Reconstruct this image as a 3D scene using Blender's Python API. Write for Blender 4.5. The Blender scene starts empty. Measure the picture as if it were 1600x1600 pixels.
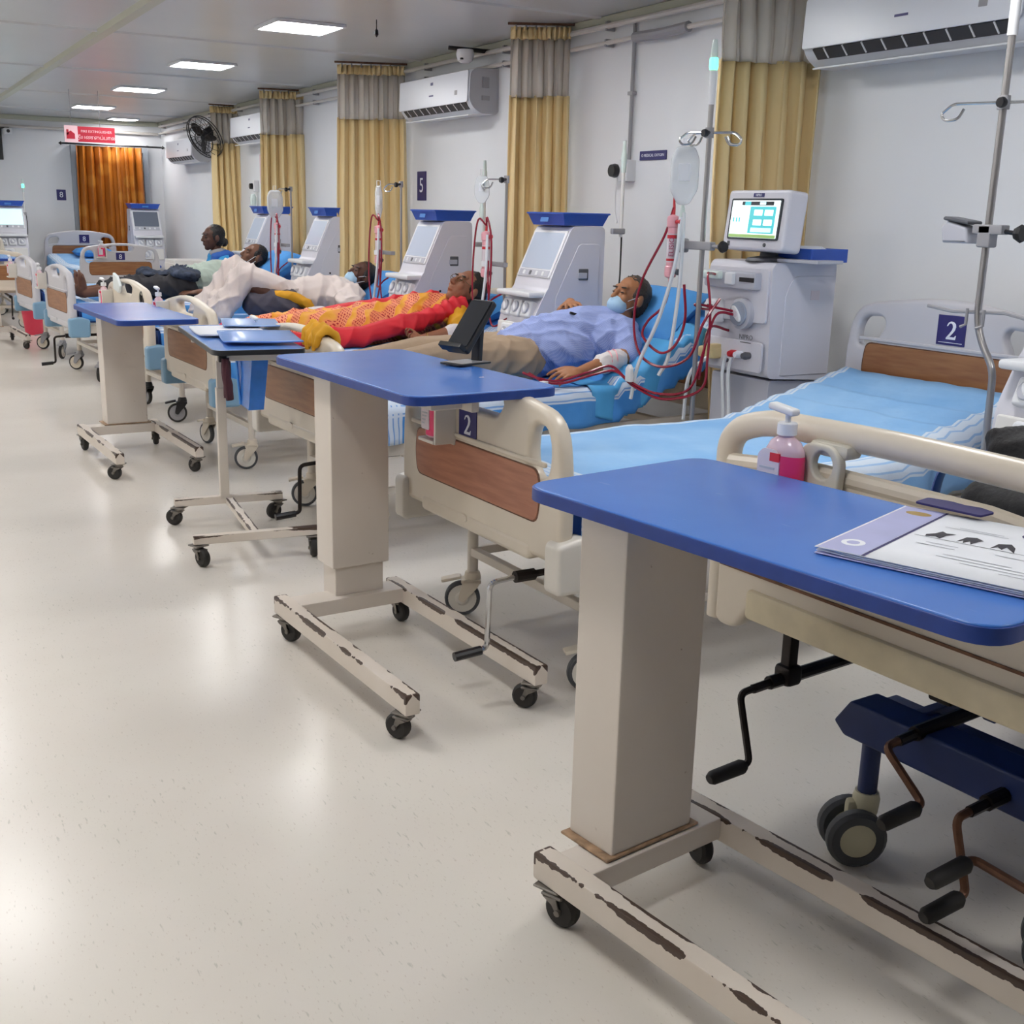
import bpy, bmesh, math, random
import numpy as np
from mathutils import Vector, Matrix, noise
random.seed(7)
R = math.radians
scene = bpy.context.scene
COL = scene.collection

# ------------------------------------------------------------------ camera
cam_d = bpy.data.cameras.new('camera'); cam = bpy.data.objects.new('camera', cam_d); COL.objects.link(cam)
cam_d.sensor_width = 36.0; cam_d.sensor_fit = 'HORIZONTAL'; cam_d.lens = 36.0*1791.68/1600.0
cam_d.clip_start = 0.05; cam_d.clip_end = 60
PITCH, ROLL, YAW, CAMH = .254852, .0237932, .51669, 1.38
_cy, _sy, _cp, _sp = math.cos(YAW), math.sin(YAW), math.cos(PITCH), math.sin(PITCH)
_fw = Vector((_sy*_cp, _cy*_cp, -_sp)); _r = Vector((_cy, -_sy, 0)); _u = _r.cross(_fw)
_r2 = _r*math.cos(ROLL)+_u*math.sin(ROLL); _u2 = -_r*math.sin(ROLL)+_u*math.cos(ROLL)
cam.matrix_world = Matrix(((_r2.x, _u2.x, -_fw.x, 0), (_r2.y, _u2.y, -_fw.y, 0), (_r2.z, _u2.z, -_fw.z, CAMH), (0, 0, 0, 1)))
scene.camera = cam
# ------------------------------------------------------------------ world and exposure
world = bpy.data.worlds.new('world'); scene.world = world; world.use_nodes = True
world.node_tree.nodes['Background'].inputs[0].default_value = (.9, .95, 1, 1)
world.node_tree.nodes['Background'].inputs[1].default_value = 0.3
vs = scene.view_settings
vs.view_transform = 'Standard'; vs.look = 'None'; vs.gamma = 1; vs.use_curve_mapping = False
vs.exposure = 0.11
LAMP_POWER = 30.0           # emission strength of the ceiling panels
try:
    scene.cycles.use_denoising = True
    scene.cycles.max_bounces = 6; scene.cycles.diffuse_bounces = 4; scene.cycles.transparent_max_bounces = 10
    scene.cycles.caustics_reflective = False; scene.cycles.caustics_refractive = False
    scene.cycles.sample_clamp_indirect = 4; scene.cycles.use_adaptive_sampling = True; scene.cycles.adaptive_threshold = .03
except Exception:
    pass

# ------------------------------------------------------------------ materials
MATS = {}
def s2l(c):
    return tuple(((v/12.92) if v <= .04045 else ((v+.055)/1.055)**2.4) for v in c)
def rgb(h):
    return s2l(tuple(int(h[i:i+2], 16)/255 for i in (0, 2, 4)))
def mat(name, col, rough=.5, metal=0, spec=.5, var=0, vscale=8, bump=0, bscale=60, trans=0, alpha=1, emit=None, estr=0, coat=0, sss=0):
    if name in MATS: return MATS[name]
    m = bpy.data.materials.new(name); m.use_nodes = True; nt = m.node_tree
    b = nt.nodes['Principled BSDF']
    c = rgb(col) if isinstance(col, str) else col
    b.inputs['Base Color'].default_value = (*c, 1); b.inputs['Roughness'].default_value = rough
    b.inputs['Metallic'].default_value = metal; b.inputs['Specular IOR Level'].default_value = spec
    if trans: b.inputs['Transmission Weight'].default_value = trans
    if alpha < 1: b.inputs['Alpha'].default_value = alpha
    if coat: b.inputs['Coat Weight'].default_value = coat; b.inputs['Coat Roughness'].default_value = .08
    if emit:
        b.inputs['Emission Color'].default_value = (*(rgb(emit) if isinstance(emit, str) else emit), 1); b.inputs['Emission Strength'].default_value = estr
    if var or bump:
        tc = nt.nodes.new('ShaderNodeTexCoord')
        if var:
            n = nt.nodes.new('ShaderNodeTexNoise'); n.inputs['Scale'].default_value = vscale; n.inputs['Detail'].default_value = 4
            nt.links.new(tc.outputs['Object'], n.inputs['Vector'])
            r = nt.nodes.new('ShaderNodeValToRGB')
            r.color_ramp.elements[0].position = .3; r.color_ramp.elements[1].position = .7
            r.color_ramp.elements[0].color = (*[v*(1-var) for v in c], 1); r.color_ramp.elements[1].color = (*[min(1, v*(1+var*.5)) for v in c], 1)
            nt.links.new(n.outputs['Fac'], r.inputs['Fac']); nt.links.new(r.outputs['Color'], b.inputs['Base Color'])
        if bump:
            n2 = nt.nodes.new('ShaderNodeTexNoise'); n2.inputs['Scale'].default_value = bscale; n2.inputs['Detail'].default_value = 3
            nt.links.new(tc.outputs['Object'], n2.inputs['Vector'])
            bp = nt.nodes.new('ShaderNodeBump'); bp.inputs['Strength'].default_value = bump; bp.inputs['Distance'].default_value = .01
            nt.links.new(n2.outputs['Fac'], bp.inputs['Height']); nt.links.new(bp.outputs['Normal'], b.inputs['Normal'])
    MATS[name] = m
    return m
class NG:                      # tiny node-graph helper
    def __init__(s, name):
        s.m = bpy.data.materials.new(name); s.m.use_nodes = True; s.nt = s.m.node_tree; s.b = s.nt.nodes['Principled BSDF']; MATS[name] = s.m
        s.tc = s.nt.nodes.new('ShaderNodeTexCoord')
    def n(s, t, **kw):
        o = s.nt.nodes.new(t)
        for k, v in kw.items():
            if k.startswith('i_'): o.inputs[int(k[2:]) if k[2:].isdigit() else k[2:].replace('_', ' ')].default_value = v
            else: setattr(o, k, v)
        return o
    def l(s, a, b): s.nt.links.new(a, b)
    def math(s, op, a, b=None, c=None):
        o = s.nt.nodes.new('ShaderNodeMath'); o.operation = op
        for i, v in enumerate((a, b, c)):
            if v is None: continue
            if isinstance(v, (int, float)): o.inputs[i].default_value = v
            else: s.l(v, o.inputs[i])
        return o.outputs[0]
    def ramp(s, fac, stops):
        r = s.nt.nodes.new('ShaderNodeValToRGB'); e = r.color_ramp.elements
        while len(e) < len(stops): e.new(.5)
        for i, (p, c) in enumerate(stops):
            e[i].position = p; e[i].color = (*(rgb(c) if isinstance(c, str) else c), 1)
        s.l(fac, r.inputs['Fac']); return r.outputs['Color']
    def mix(s, fac, a, b):
        o = s.nt.nodes.new('ShaderNodeMix'); o.data_type = 'RGBA'
        for sock, v in ((o.inputs[0], fac), (o.inputs[6], a), (o.inputs[7], b)):
            if isinstance(v, (int, float)): sock.default_value = v
            elif isinstance(v, tuple): sock.default_value = (*v, 1)
            elif isinstance(v, str): sock.default_value = (*rgb(v), 1)
            else: s.l(v, sock)
        return o.outputs[2]
    def noise(s, vec, scale, detail=3, mapping=None):
        if mapping:
            mp = s.nt.nodes.new('ShaderNodeMapping'); mp.inputs['Scale'].default_value = mapping; s.l(vec, mp.inputs['Vector']); vec = mp.outputs[0]
        n = s.nt.nodes.new('ShaderNodeTexNoise'); n.inputs['Scale'].default_value = scale; n.inputs['Detail'].default_value = detail
        s.l(vec, n.inputs['Vector']); return n.outputs['Fac']
    def sep(s, vec):
        o = s.nt.nodes.new('ShaderNodeSeparateXYZ'); s.l(vec, o.inputs[0]); return o.outputs
    def bump(s, h, strength=.3, dist=.01):
        o = s.nt.nodes.new('ShaderNodeBump'); o.inputs['Strength'].default_value = strength; o.inputs['Distance'].default_value = dist
        s.l(h, o.inputs['Height']); s.l(o.outputs[0], s.b.inputs['Normal'])
    def base(s, c, rough=.5, spec=.5, metal=0):
        s.l(c, s.b.inputs['Base Color']); s.b.inputs['Roughness'].default_value = rough; s.b.inputs['Specular IOR Level'].default_value = spec; s.b.inputs['Metallic'].default_value = metal

def make_materials():
    # vinyl floor with small elongated flecks
    g = NG('vinyl_floor'); P = g.tc.outputs['Object']
    mp = g.n('ShaderNodeMapping'); mp.inputs['Rotation'].default_value = (0, 0, R(8)); mp.inputs['Scale'].default_value = (120, 26, 1); g.l(P, mp.inputs[0])
    f1 = g.math('ADD', g.noise(mp.outputs[0], 1.0, 2.5), g.math('MULTIPLY', g.math('SUBTRACT', g.noise(P, 2.2, 3), .55), .22))
    mp2 = g.n('ShaderNodeMapping'); mp2.inputs['Rotation'].default_value = (0, 0, R(-14)); mp2.inputs['Scale'].default_value = (190, 70, 1); mp2.inputs['Location'].default_value = (3, 7, 0); g.l(P, mp2.inputs[0])
    f2 = g.noise(mp2.outputs[0], 1.0, 1)
    big = g.noise(P, 1.3, 3)
    c0 = g.ramp(big, [(.3, 'd9d2c8'), (.7, 'e1dbd2')])
    m1 = g.ramp(f1, [(.65, (0, 0, 0)), (.72, (1, 1, 1))])
    m2 = g.ramp(f2, [(.68, (0, 0, 0)), (.73, (1, 1, 1))])
    c1 = g.mix(g.math('MULTIPLY', m1, .30), c0, '7f8373')
    c2 = g.mix(g.math('MULTIPLY', m2, .22), c1, '9a7f6c')
    g.base(c2, .23, .36)
    g.bump(big, .015)
    # painted metal with chipped top edges (Generated coords of a bar lying along y)
    g = NG('chipped_cream'); G = g.sep(g.tc.outputs['Generated']); O = g.tc.outputs['Object']
    ex = g.math('SUBTRACT', .5, g.math('ABSOLUTE', g.math('SUBTRACT', G[0], .5)))
    d = g.math('ADD', g.math('MULTIPLY', ex, .05), g.math('MULTIPLY', g.math('SUBTRACT', 1.0, G[2]), .055))
    ey = g.math('SUBTRACT', .5, g.math('ABSOLUTE', g.math('SUBTRACT', G[1], .5)))
    nz = g.noise(O, 9, 4, (.25, .8, .25)); nz2 = g.noise(O, 70, 3); nz3 = g.noise(O, 26, 3, (.6, 1, .6))
    thr = g.math('ADD', g.math('MULTIPLY', g.math('SUBTRACT', nz, .40), .08), g.math('MULTIPLY', g.math('SUBTRACT', nz3, .5), .022))
    thr = g.math('ADD', g.math('MINIMUM', thr, .012), g.math('MULTIPLY', g.math('SUBTRACT', nz2, .5), .007))
    endw = g.math('MULTIPLY', g.math('LESS_THAN', ey, .010), .012)
    chip = g.math('LESS_THAN', d, g.math('ADD', thr, endw))
    g.base(g.mix(chip, g.ramp(g.noise(O, 5), [(.3, 'd7cbbd'), (.7, 'ded4c9')]), '4b3a30'), .42)
    # painted steel column, a few stains
    g = NG('cream_column'); O = g.tc.outputs['Object']; G = g.sep(g.tc.outputs['Generated'])
    st = g.ramp(g.noise(O, 22, 3), [(.68, (0, 0, 0)), (.76, (1, 1, 1))])
    st = g.math('MULTIPLY', st, g.math('LESS_THAN', G[2], .07))
    fine = g.ramp(g.noise(O, 75, 2), [(.76, (0, 0, 0)), (.8, (1, 1, 1))])
    st = g.math('MAXIMUM', st, g.math('MULTIPLY', fine, .5))
    g.base(g.mix(st, g.ramp(g.noise(O, 3), [(.3, 'd7ccc0'), (.7, 'dcd3c9')]), '7d5237'), .38)
    # blue laminate table top: slight dings near the edge
    g = NG('blue_laminate'); O = g.tc.outputs['Object']
    sc = g.ramp(g.noise(O, 40, 2, (1, .25, 1)), [(.72, (0, 0, 0)), (.76, (1, 1, 1))])
    g.base(g.mix(g.math('MULTIPLY', sc, .12), g.ramp(g.noise(O, 2.5, 4), [(.3, '3c70c4'), (.7, '477bcc')]), '8fa6d8'), .24, .45)
    # wood laminate
    for nm, a, b_ in (('wood_brown', '8a5a38', '9c6c45'), ('wood_pink', '9a6149', 'ad7459')):
        g = NG(nm); O = g.tc.outputs['Object']
        w = g.noise(O, 6, 6, (1, 1, 9))
        k = g.ramp(g.noise(O, 4, 2, (1, 1, 2)), [(.72, (0, 0, 0)), (.78, (1, 1, 1))])
        g.base(g.mix(g.math('MULTIPLY', k, .25), g.ramp(w, [(.35, a), (.65, b_)]), '5d3520'), .38)
    # sheets: blue with white striped border (uv: u along the length, v across)
    for nm, base_, deep in (('sheet_blue', '9cc6ee', '84b5e6'), ('sheet_deep', '5ba0e2', '4388d6')):
        g = NG(nm); U = g.sep(g.tc.outputs['UV']); O = g.tc.outputs['Object']
        wob = g.math('MULTIPLY', g.math('SUBTRACT', g.noise(O, 5, 2), .5), .02)
        v = g.math('ADD', U[1], wob); u = g.math('ADD', U[0], wob)
        def band(x, lo, hi): return g.math('MULTIPLY', g.math('GREATER_THAN', x, lo), g.math('LESS_THAN', x, hi))
        bb = g.math('MAXIMUM', band(v, .10, .20), band(v, .80, .90))
        line = g.math('GREATER_THAN', g.math('SINE', g.math('MULTIPLY', v, 2*math.pi/.026)), .72)
        bu = band(u, .055, .10)
        lineu = g.math('GREATER_THAN', g.math('SINE', g.math('MULTIPLY', u, 2*math.pi/.0125)), .72)
        wh = g.math('MAXIMUM', g.math('MULTIPLY', bb, g.math('SUBTRACT', 1.0, g.math('MULTIPLY', line, .75))), g.math('MULTIPLY', bu, g.math('SUBTRACT', 1.0, g.math('MULTIPLY', lineu, .75))))
        bl = g.ramp(g.noise(O, 4, 3), [(.3, deep), (.7, base_)])
        g.base(g.mix(g.math('MULTIPLY', wh, .8), bl, 'e4ebf4'), .75, .2)
        g.bump(g.noise(O, 9, 4), .25, .02)
    # checked blue shirt
    g = NG('shirt_check'); O = g.sep(g.tc.outputs['Object'])
    a = g.math('GREATER_THAN', g.math('SINE', g.math('MULTIPLY', g.math('ADD', O[0], O[2]), 700)), .2)
    b = g.math('GREATER_THAN', g.math('SINE', g.math('MULTIPLY', g.math('ADD', O[1], g.math('MULTIPLY', O[2], .6)), 700)), .2)
    g.base(g.mix(g.math('MULTIPLY', g.math('ADD', a, b), .2), '8d9cd2', 'c9d3ee'), .85, .15)
    g.bump(g.noise(g.tc.outputs['Object'], 9, 3, (1, 1, .6)), .5, .03)
    # saree: orange yellow with red printed stripes
    g = NG('saree'); O = g.sep(g.tc.outputs['Object']); V = g.tc.outputs['Object']
    t = g.math('ADD', g.math('MULTIPLY', O[0], 1.0), g.math('MULTIPLY', O[1], -.9))
    t = g.math('ADD', t, g.math('MULTIPLY', g.math('SUBTRACT', g.noise(V, 4.5, 2), .5), .34))
    st = g.math('FRACT', g.math('MULTIPLY', t, 7.5))
    bandr = g.math('GREATER_THAN', st, .38)
    small = g.math('GREATER_THAN', g.math('SINE', g.math('MULTIPLY', t, 420)), .2)
    dots = g.math('GREATER_THAN', g.math('SINE', g.math('MULTIPLY', g.math('ADD', O[0], g.math('MULTIPLY', O[2], 1.2)), 220)), -.1)
    pat = g.math('MULTIPLY', bandr, g.math('MULTIPLY', small, dots))
    cc = g.ramp(st, [(0, 'eaa52c'), (.3, 'efa845'), (.48, 'ee8d62'), (1, 'f09c72')])
    g.base(g.mix(pat, cc, 'b01428'), .6, .3)
    g.bump(g.noise(V, 7, 3), .4, .03)
    # brown patterned door curtain
    g = NG('brown_damask'); O = g.tc.outputs['Object']
    vv = g.n('ShaderNodeTexVoronoi'); vv.inputs['Scale'].default_value = 4; g.l(O, vv.inputs['Vector'])
    pt = g.ramp(vv.outputs['Distance'], [(.25, (1, 1, 1)), (.4, (0, 0, 0))])
    g.base(g.mix(g.math('MULTIPLY', pt, .35), g.ramp(g.noise(O, 5, 3, (1, 1, .4)), [(.3, '9a5418'), (.7, 'b56d22')]), 'd79a45'), .45, .4)
    # yellow curtain cloth
    g = NG('curtain_yellow'); O = g.tc.outputs['Object']
    g.base(g.ramp(g.noise(O, 2.2, 3, (1, 1, .25)), [(.3, 'e8cd96'), (.7, 'f0daa8')]), .6, .3)
    # white wall, faint unevenness
    g = NG('wall_paint'); O = g.tc.outputs['Object']
    g.base(g.ramp(g.noise(O, .8, 3), [(.3, 'e4e6ea'), (.7, 'ebedf0')]), .55, .3)
    g = NG('ceiling_paint'); O = g.tc.outputs['Object']
    g.base(g.ramp(g.noise(O, .8, 3), [(.3, 'c4c5c5'), (.7, 'cfd0cf')]), .28, .5)
make_materials()
M = dict(

 cream=mat('cream_plastic', 'd9cebd', .32, var=.05, vscale=5),
 creamw=mat('cream_white', 'ddd8cf', .3),
 greyboard=mat('grey_board', 'c6c4c9', .35),
 creamm=mat('cream_metal', 'd8cfc3', .38, var=.05),
 white=mat('white_plastic', 'e6e7ea', .35),
 white2=mat('white_warm_plastic', 'e4e2df', .38),
 lav=mat('machine_white', 'd6d5de', .35, var=.02, vscale=2),
 mgrey=mat('machine_grey', 'b9bac4', .4),
 dgrey=mat('dark_grey_plastic', '55565c', .45),
 black=mat('black_plastic', '17161a', .35),
 rubber=mat('rubber', '24211f', .6),
 tyre=mat('castor_tyre', '4a4c50', .5),
 blackm=mat('black_metal', '2a2422', .4, .6, var=.3, vscale=20),
 rust=mat('rusty_steel', '6f4d3a', .45, .5, var=.4, vscale=30),
 rustpl=mat('rust_stained_plate', 'a98a6c', .5, var=.6, vscale=28),
 chrome=mat('chrome', 'c9cacc', .18, 1),
 steel=mat('steel_pole', 'a9a6a6', .3, .85),
 castm=mat('castor_metal', '85807a', .4, .8, var=.25, vscale=25),
 navy=mat('navy_paint', '1c2f63', .45, var=.15),
 bluebump=mat('blue_bumper', '7ba0bb', .4),
 plate=mat('plate_blue', '262468', .35),
 ink=mat('white_ink', 'e8ebf5', .5),
 blue=mat('blue_tray', '2a55b5', .35, var=.05),
 bluel=mat('blue_tray_light', '3f7cc6', .35),
 edge=mat('edge_band_black', '14161c', .4),
 edgeblue=mat('edge_band_blue', '173a8a', .4, var=.15, vscale=30),
 pinkl=mat('sanitizer_pink', 'e2386e', .15, spec=.5),
 pinkc=mat('bottle_clear', 'f0cdd6', .15, alpha=.7),
 pinkp=mat('pale_pink', 'e7a3ad', .4),
 label=mat('label_white', 'd9cfd6', .5), labelred=mat('label_red', 'd8303e', .5),
 skin1=mat('skin_light_brown', 'a5714f', .5, var=.06, vscale=20, spec=.35),
 skin2=mat('skin_brown', '7c4e36', .5, var=.06, vscale=20, spec=.35),
 skin3=mat('skin_dark_brown', '55362a', .48, var=.08, vscale=20, spec=.4),
 skin5=mat('skin_tan_brown', '97654c', .5, var=.06, vscale=20, spec=.35),
 skin4=mat('skin_warm_dark_brown', '704a38', .48, var=.08, vscale=20, spec=.4),
 hairb=mat('hair_black', '15110f', .45, bump=.6, bscale=120),
 hairg=mat('hair_greying', '3b332e', .55, bump=.6, bscale=140, var=.45, vscale=60),
 mask=mat('mask_blue', 'a9cbe4', .8), khaki=mat('khaki_cloth', 'a08a73', .85, var=.08, bump=.5, bscale=10),
 shirtp=mat('pale_pink_cloth', 'd9cdc8', .85, var=.08, vscale=6, bump=.5, bscale=9),
 mint=mat('mint_cloth', 'a9b6ab', .85, var=.06, bump=.5, bscale=9),
 darkcloth=mat('dark_cloth', '343236', .85, var=.3, vscale=6, bump=.5, bscale=10),
 greycloth=mat('grey_cloth', '4b4854', .85, var=.15, bump=.5, bscale=10),
 yellow=mat('yellow_cloth', 'e0a21c', .7, var=.1, bump=.3, bscale=20),
 red=mat('red_cloth', 'd71f2e', .65, var=.12, vscale=6, bump=.4, bscale=9),
 bluecl=mat('blue_cloth', '2f5fae', .7, var=.2, vscale=8, bump=.3, bscale=12),
 cyan=mat('cyan_cloth', '2f8fc9', .7, var=.1),
 bandage=mat('bandage_white', 'e3dcdc', .85, bump=.4, bscale=40),
 pillow=mat('pillow_blue', '4a93d8', .8, var=.12, vscale=8, bump=.4, bscale=8),
 mattress=mat('mattress_blue', '2d58ab', .55, var=.08), wrap=mat('wrap_cyan', '4ea5e0', .6, var=.1, bump=.4, bscale=10),
 blood=mat('blood_tube', '8e1630', .22, var=.15, vscale=14), tube=mat('clear_tube', 'dfe3e8', .2),
 dial=mat('dialyzer_pink', 'e8a9b4', .3), red2=mat('red_plastic', 'c4212f', .35),
 bag=mat('iv_bag', 'eef3f8', .12, spec=.6, alpha=.55), green=mat('lamp_green', '6dffc0', .4, emit='3dffb0', estr=6),
 lampglass=mat('lamp_clear', 'd8e6e2', .25),
 paper=mat('paper', 'e4e7ee', .6), paperl=mat('lavender_paper', 'a7aad4', .5, var=.1), inkd=mat('print_dark', '33313a', .7), inkr=mat('print_red', '7c1228', .7), inkg=mat('print_grey', 'b9bcc6', .7),
 navyp=mat('navy_card', '241e5e', .6),
 folder=mat('folder_blue', '6f9ae0', .22, spec=.6), pipe=mat('conduit', 'cfcac4', .4), grey=mat('grey_plastic', '98979b', .4),
 net=mat('curtain_netting', 'ded5c8', .8, alpha=.6), channel=mat('ceiling_channel', 'b9baa8', .35, spec=.4),
 doorg=mat('door_grey', '9ba3ad', .4), acw=mat('ac_white', 'dfe2ea', .3), acg=mat('ac_grey', 'b3b4ba', .35), acd=mat('ac_dark', '3a3a3e', .5),
 signr=mat('sign_red', 'b81f36', .4), signp=mat('sign_pink', 'f1c9cf', .4), bin=mat('bin_red', 'd93a55', .4),
 navyc=mat('black_bag_cloth', '141317', .7, bump=.3, bscale=60), strap=mat('strap_blue', '1d3a7c', .6, var=.2),
 lampw=mat('panel_light', 'ffffff', .5, emit=(1, .985, .97), estr=LAMP_POWER),
 scr=mat('screen_light', 'c9eaf0', .25, emit='bfeaf2', estr=.9), scrt=mat('screen_teal', '4fb7bd', .25, emit='4fb7bd', estr=.7),
 scrw=mat('screen_white', 'f2ffff', .25, emit='f0ffff', estr=.95), scrg=mat('screen_green', '8fb06a', .25, emit='8fb06a', estr=.6), scrd=mat('screen_frame', '2c3138', .25),
 scrdk=mat('screen_dark', '6d7482', .18, spec=.7), scrp=mat('screen_pale', 'aab3c4', .2, spec=.5, emit='c6d3e0', estr=.16),
 gold=mat('gold_eye', 'b79a55', .35, .6), lens=mat('spectacles', '6f5a3a', .3, .5), glassd=mat('dark_glass', '22252c', .1, spec=.8),
)
WOODB, WOODP, CHIP, COLM, LAM = (MATS[k] for k in ('wood_brown', 'wood_pink', 'chipped_cream', 'cream_column', 'blue_laminate'))

# ------------------------------------------------------------------ mesh helpers
class MB:
    def __init__(s): s.v = []; s.f = []
    def add(s, vs_, fs_, M_=None):
        o = len(s.v)
        s.v += [tuple(M_ @ Vector(p)) if M_ is not None else tuple(p) for p in vs_]
        s.f += [tuple(i+o for i in f) for f in fs_]; return s
    def box(s, c, d, rot=None, bev=0, seg=2):
        bm = bmesh.new(); bmesh.ops.create_cube(bm, size=1)
        bmesh.ops.scale(bm, vec=d, verts=bm.verts)
        if bev: bmesh.ops.bevel(bm, geom=list(bm.edges), offset=min(bev, min(d)*.49), segments=seg, profile=.5, affect='EDGES')
        T = Matrix.Translation(c) @ (rot.to_4x4() if rot is not None else Matrix.Identity(4))
        return s.bm(bm, T)
    def bm(s, bm, T=None):
        bm.verts.index_update(); s.add([v.co[:] for v in bm.verts], [[v.index for v in f.verts] for f in bm.faces], T); bm.free(); return s
    def tube(s, pts, r, seg=10, caps=True, fillet=0, fn=5, flat=1.0):
        pts = [Vector(p) for p in pts]
        if fillet:
            q = [pts[0]]
            for a, b, c in zip(pts, pts[1:], pts[2:]):
                d1 = (a-b); d2 = (c-b); k = min(fillet, d1.length*.49, d2.length*.49)
                p1 = b+d1.normalized()*k; p2 = b+d2.normalized()*k
                for i in range(fn+1):
                    t = i/fn; q.append(p1*(1-t)**2+b*2*t*(1-t)+p2*t*t)
            q.append(pts[-1]); pts = q
        n = len(pts); rr = r if isinstance(r, (list, tuple)) else [r]*n
        if len(rr) != n: rr = [rr[0]+(rr[-1]-rr[0])*i/(n-1) for i in range(n)]
        tang = [(pts[min(i+1, n-1)]-pts[max(i-1, 0)]).normalized() for i in range(n)]
        up = Vector((0, 0, 1)) if abs(tang[0].z) < .9 else Vector((1, 0, 0))
        nr = (up-tang[0]*up.dot(tang[0])).normalized(); vs_ = []; fs_ = []
        for i in range(n):
            nr = (nr-tang[i]*nr.dot(tang[i])).normalized(); bn = tang[i].cross(nr)
            for k in range(seg):
                a = 2*math.pi*k/seg; vs_.append(pts[i]+(nr*math.cos(a)*flat+bn*math.sin(a))*rr[i])
        for i in range(n-1):
            for k in range(seg):
                fs_.append((i*seg+k, i*seg+(k+1) % seg, (i+1)*seg+(k+1) % seg, (i+1)*seg+k))
        if caps: fs_.append(tuple(range(seg))[::-1]); fs_.append(tuple((n-1)*seg+k for k in range(seg)))
        return s.add(vs_, fs_)
    def lathe(s, prof, c=(0, 0, 0), axis='z', seg=20, sx=1, sy=1, ring=False):
        vs_ = []; fs_ = []; n = len(prof)
        for r, z in prof:
            for k in range(seg):
                a = 2*math.pi*k/seg; x, y = r*math.cos(a)*sx, r*math.sin(a)*sy
                p = (x, y, z) if axis == 'z' else ((z, x, y) if axis == 'x' else (y, z, x))
                vs_.append((p[0]+c[0], p[1]+c[1], p[2]+c[2]))
        for i in range(n-1):
            for k in range(seg): fs_.append((i*seg+k, i*seg+(k+1) % seg, (i+1)*seg+(k+1) % seg, (i+1)*seg+k))
        if ring:
            for k in range(seg): fs_.append(((n-1)*seg+k, (n-1)*seg+(k+1) % seg, (k+1) % seg, k))
            return s.add(vs_, fs_)
        if prof[0][0] > 1e-6: fs_.append(tuple(range(seg))[::-1])
        if prof[-1][0] > 1e-6: fs_.append(tuple((n-1)*seg+k for k in range(seg)))
        return s.add(vs_, fs_)
    def prism(s, poly, lo, hi, axis='y', T=None):
        """polygon in the plane across 'axis' (x: (y,z)  y: (x,z)  z: (x,y)), extruded lo..hi"""
        n = len(poly); P = lambda p, t: (t, p[0], p[1]) if axis == 'x' else ((p[0], t, p[1]) if axis == 'y' else (p[0], p[1], t))
        vs_ = [P(p, lo) for p in poly]+[P(p, hi) for p in poly]
        fs_ = [tuple(range(n))[::-1], tuple(range(n, 2*n))]+[(i, (i+1) % n, n+(i+1) % n, n+i) for i in range(n)]
        return s.add(vs_, fs_, T)
    def solid(s, polys, depth, bevel=0, T=None):
        """outline with holes in local xy, extruded +-depth/2 along z, rounded edges"""
        cu = bpy.data.curves.new('t', 'CURVE'); cu.dimensions = '2D'; cu.fill_mode = 'BOTH'
        cu.extrude = max(1e-4, depth/2-bevel); cu.bevel_depth = bevel; cu.bevel_resolution = 2; cu.offset = -bevel
        for p in polys:
            sp = cu.splines.new('POLY'); sp.points.add(len(p)-1)
            for i, q in enumerate(p): sp.points[i].co = (q[0], q[1], 0, 1)
            sp.use_cyclic_u = True
        ob = bpy.data.objects.new('t', cu); me = ob.to_mesh()
        s.add([v.co[:] for v in me.vertices], [tuple(p.vertices) for p in me.polygons], T)
        ob.to_mesh_clear(); bpy.data.objects.remove(ob); bpy.data.curves.remove(cu); return s
    def text(s, body, size, T, extrude=.0005, align='CENTER'):
        cu = bpy.data.curves.new('t', 'FONT'); cu.body = body; cu.size = size; cu.align_x = align; cu.align_y = 'CENTER'; cu.extrude = extrude; cu.resolution_u = 3
        ob = bpy.data.objects.new('t', cu); me = ob.to_mesh()
        s.add([v.co[:] for v in me.vertices], [tuple(p.vertices) for p in me.polygons], T)
        ob.to_mesh_clear(); bpy.data.objects.remove(ob); bpy.data.curves.remove(cu); return s
    def mesh(s, name, smooth=35, fixn=True):
        me = bpy.data.meshes.new(name); me.from_pydata(s.v, [], s.f)
        if fixn:
            bm = bmesh.new(); bm.from_mesh(me); bmesh.ops.remove_doubles(bm, verts=bm.verts, dist=1e-6); bmesh.ops.recalc_face_normals(bm, faces=bm.faces); bm.to_mesh(me); bm.free()
        if smooth:
            me.polygons.foreach_set('use_smooth', [True]*len(me.polygons)); me.set_sharp_from_angle(angle=R(smooth))
        if smooth and smooth < 60 and len(me.polygons) < 4000: me['weighted'] = 1
        me.update(); return me
def put(name, me, m, parent=None, loc=None, rotz=None):
    o = bpy.data.objects.new(name, me); COL.objects.link(o)
    if m is not None and not me.materials: me.materials.append(m)
    if me.get('weighted'): w = o.modifiers.new('weighted', 'WEIGHTED_NORMAL'); w.keep_sharp = True; w.weight = 90
    if parent is not None: o.parent = parent
    if loc is not None: o.location = loc
    if rotz is not None: o.rotation_euler = (0, 0, rotz)
    return o
def part(name, mb, m, parent, smooth=35, label=None):
    o = put(name, mb.mesh(name, smooth), m, parent)
    if label: o['label'] = label
    return o
def tag(o, label, cat, group=None, kind=None):
    o['label'] = label; o['category'] = cat
    if group: o['group'] = group
    if kind: o['kind'] = kind
    return o
def thing(name, label, cat, loc=(0, 0, 0), rotz=0, group=None):
    o = bpy.data.objects.new(name, None); COL.objects.link(o); o.empty_display_size = .05
    o.location = loc; o.rotation_euler = (0, 0, rotz); return tag(o, label, cat, group)
def one(name, mb, m, label, cat, group=None, loc=None, rotz=None, smooth=35):
    return tag(put(name, mb.mesh(name, smooth), m, None, loc, rotz), label, cat, group)
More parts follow.
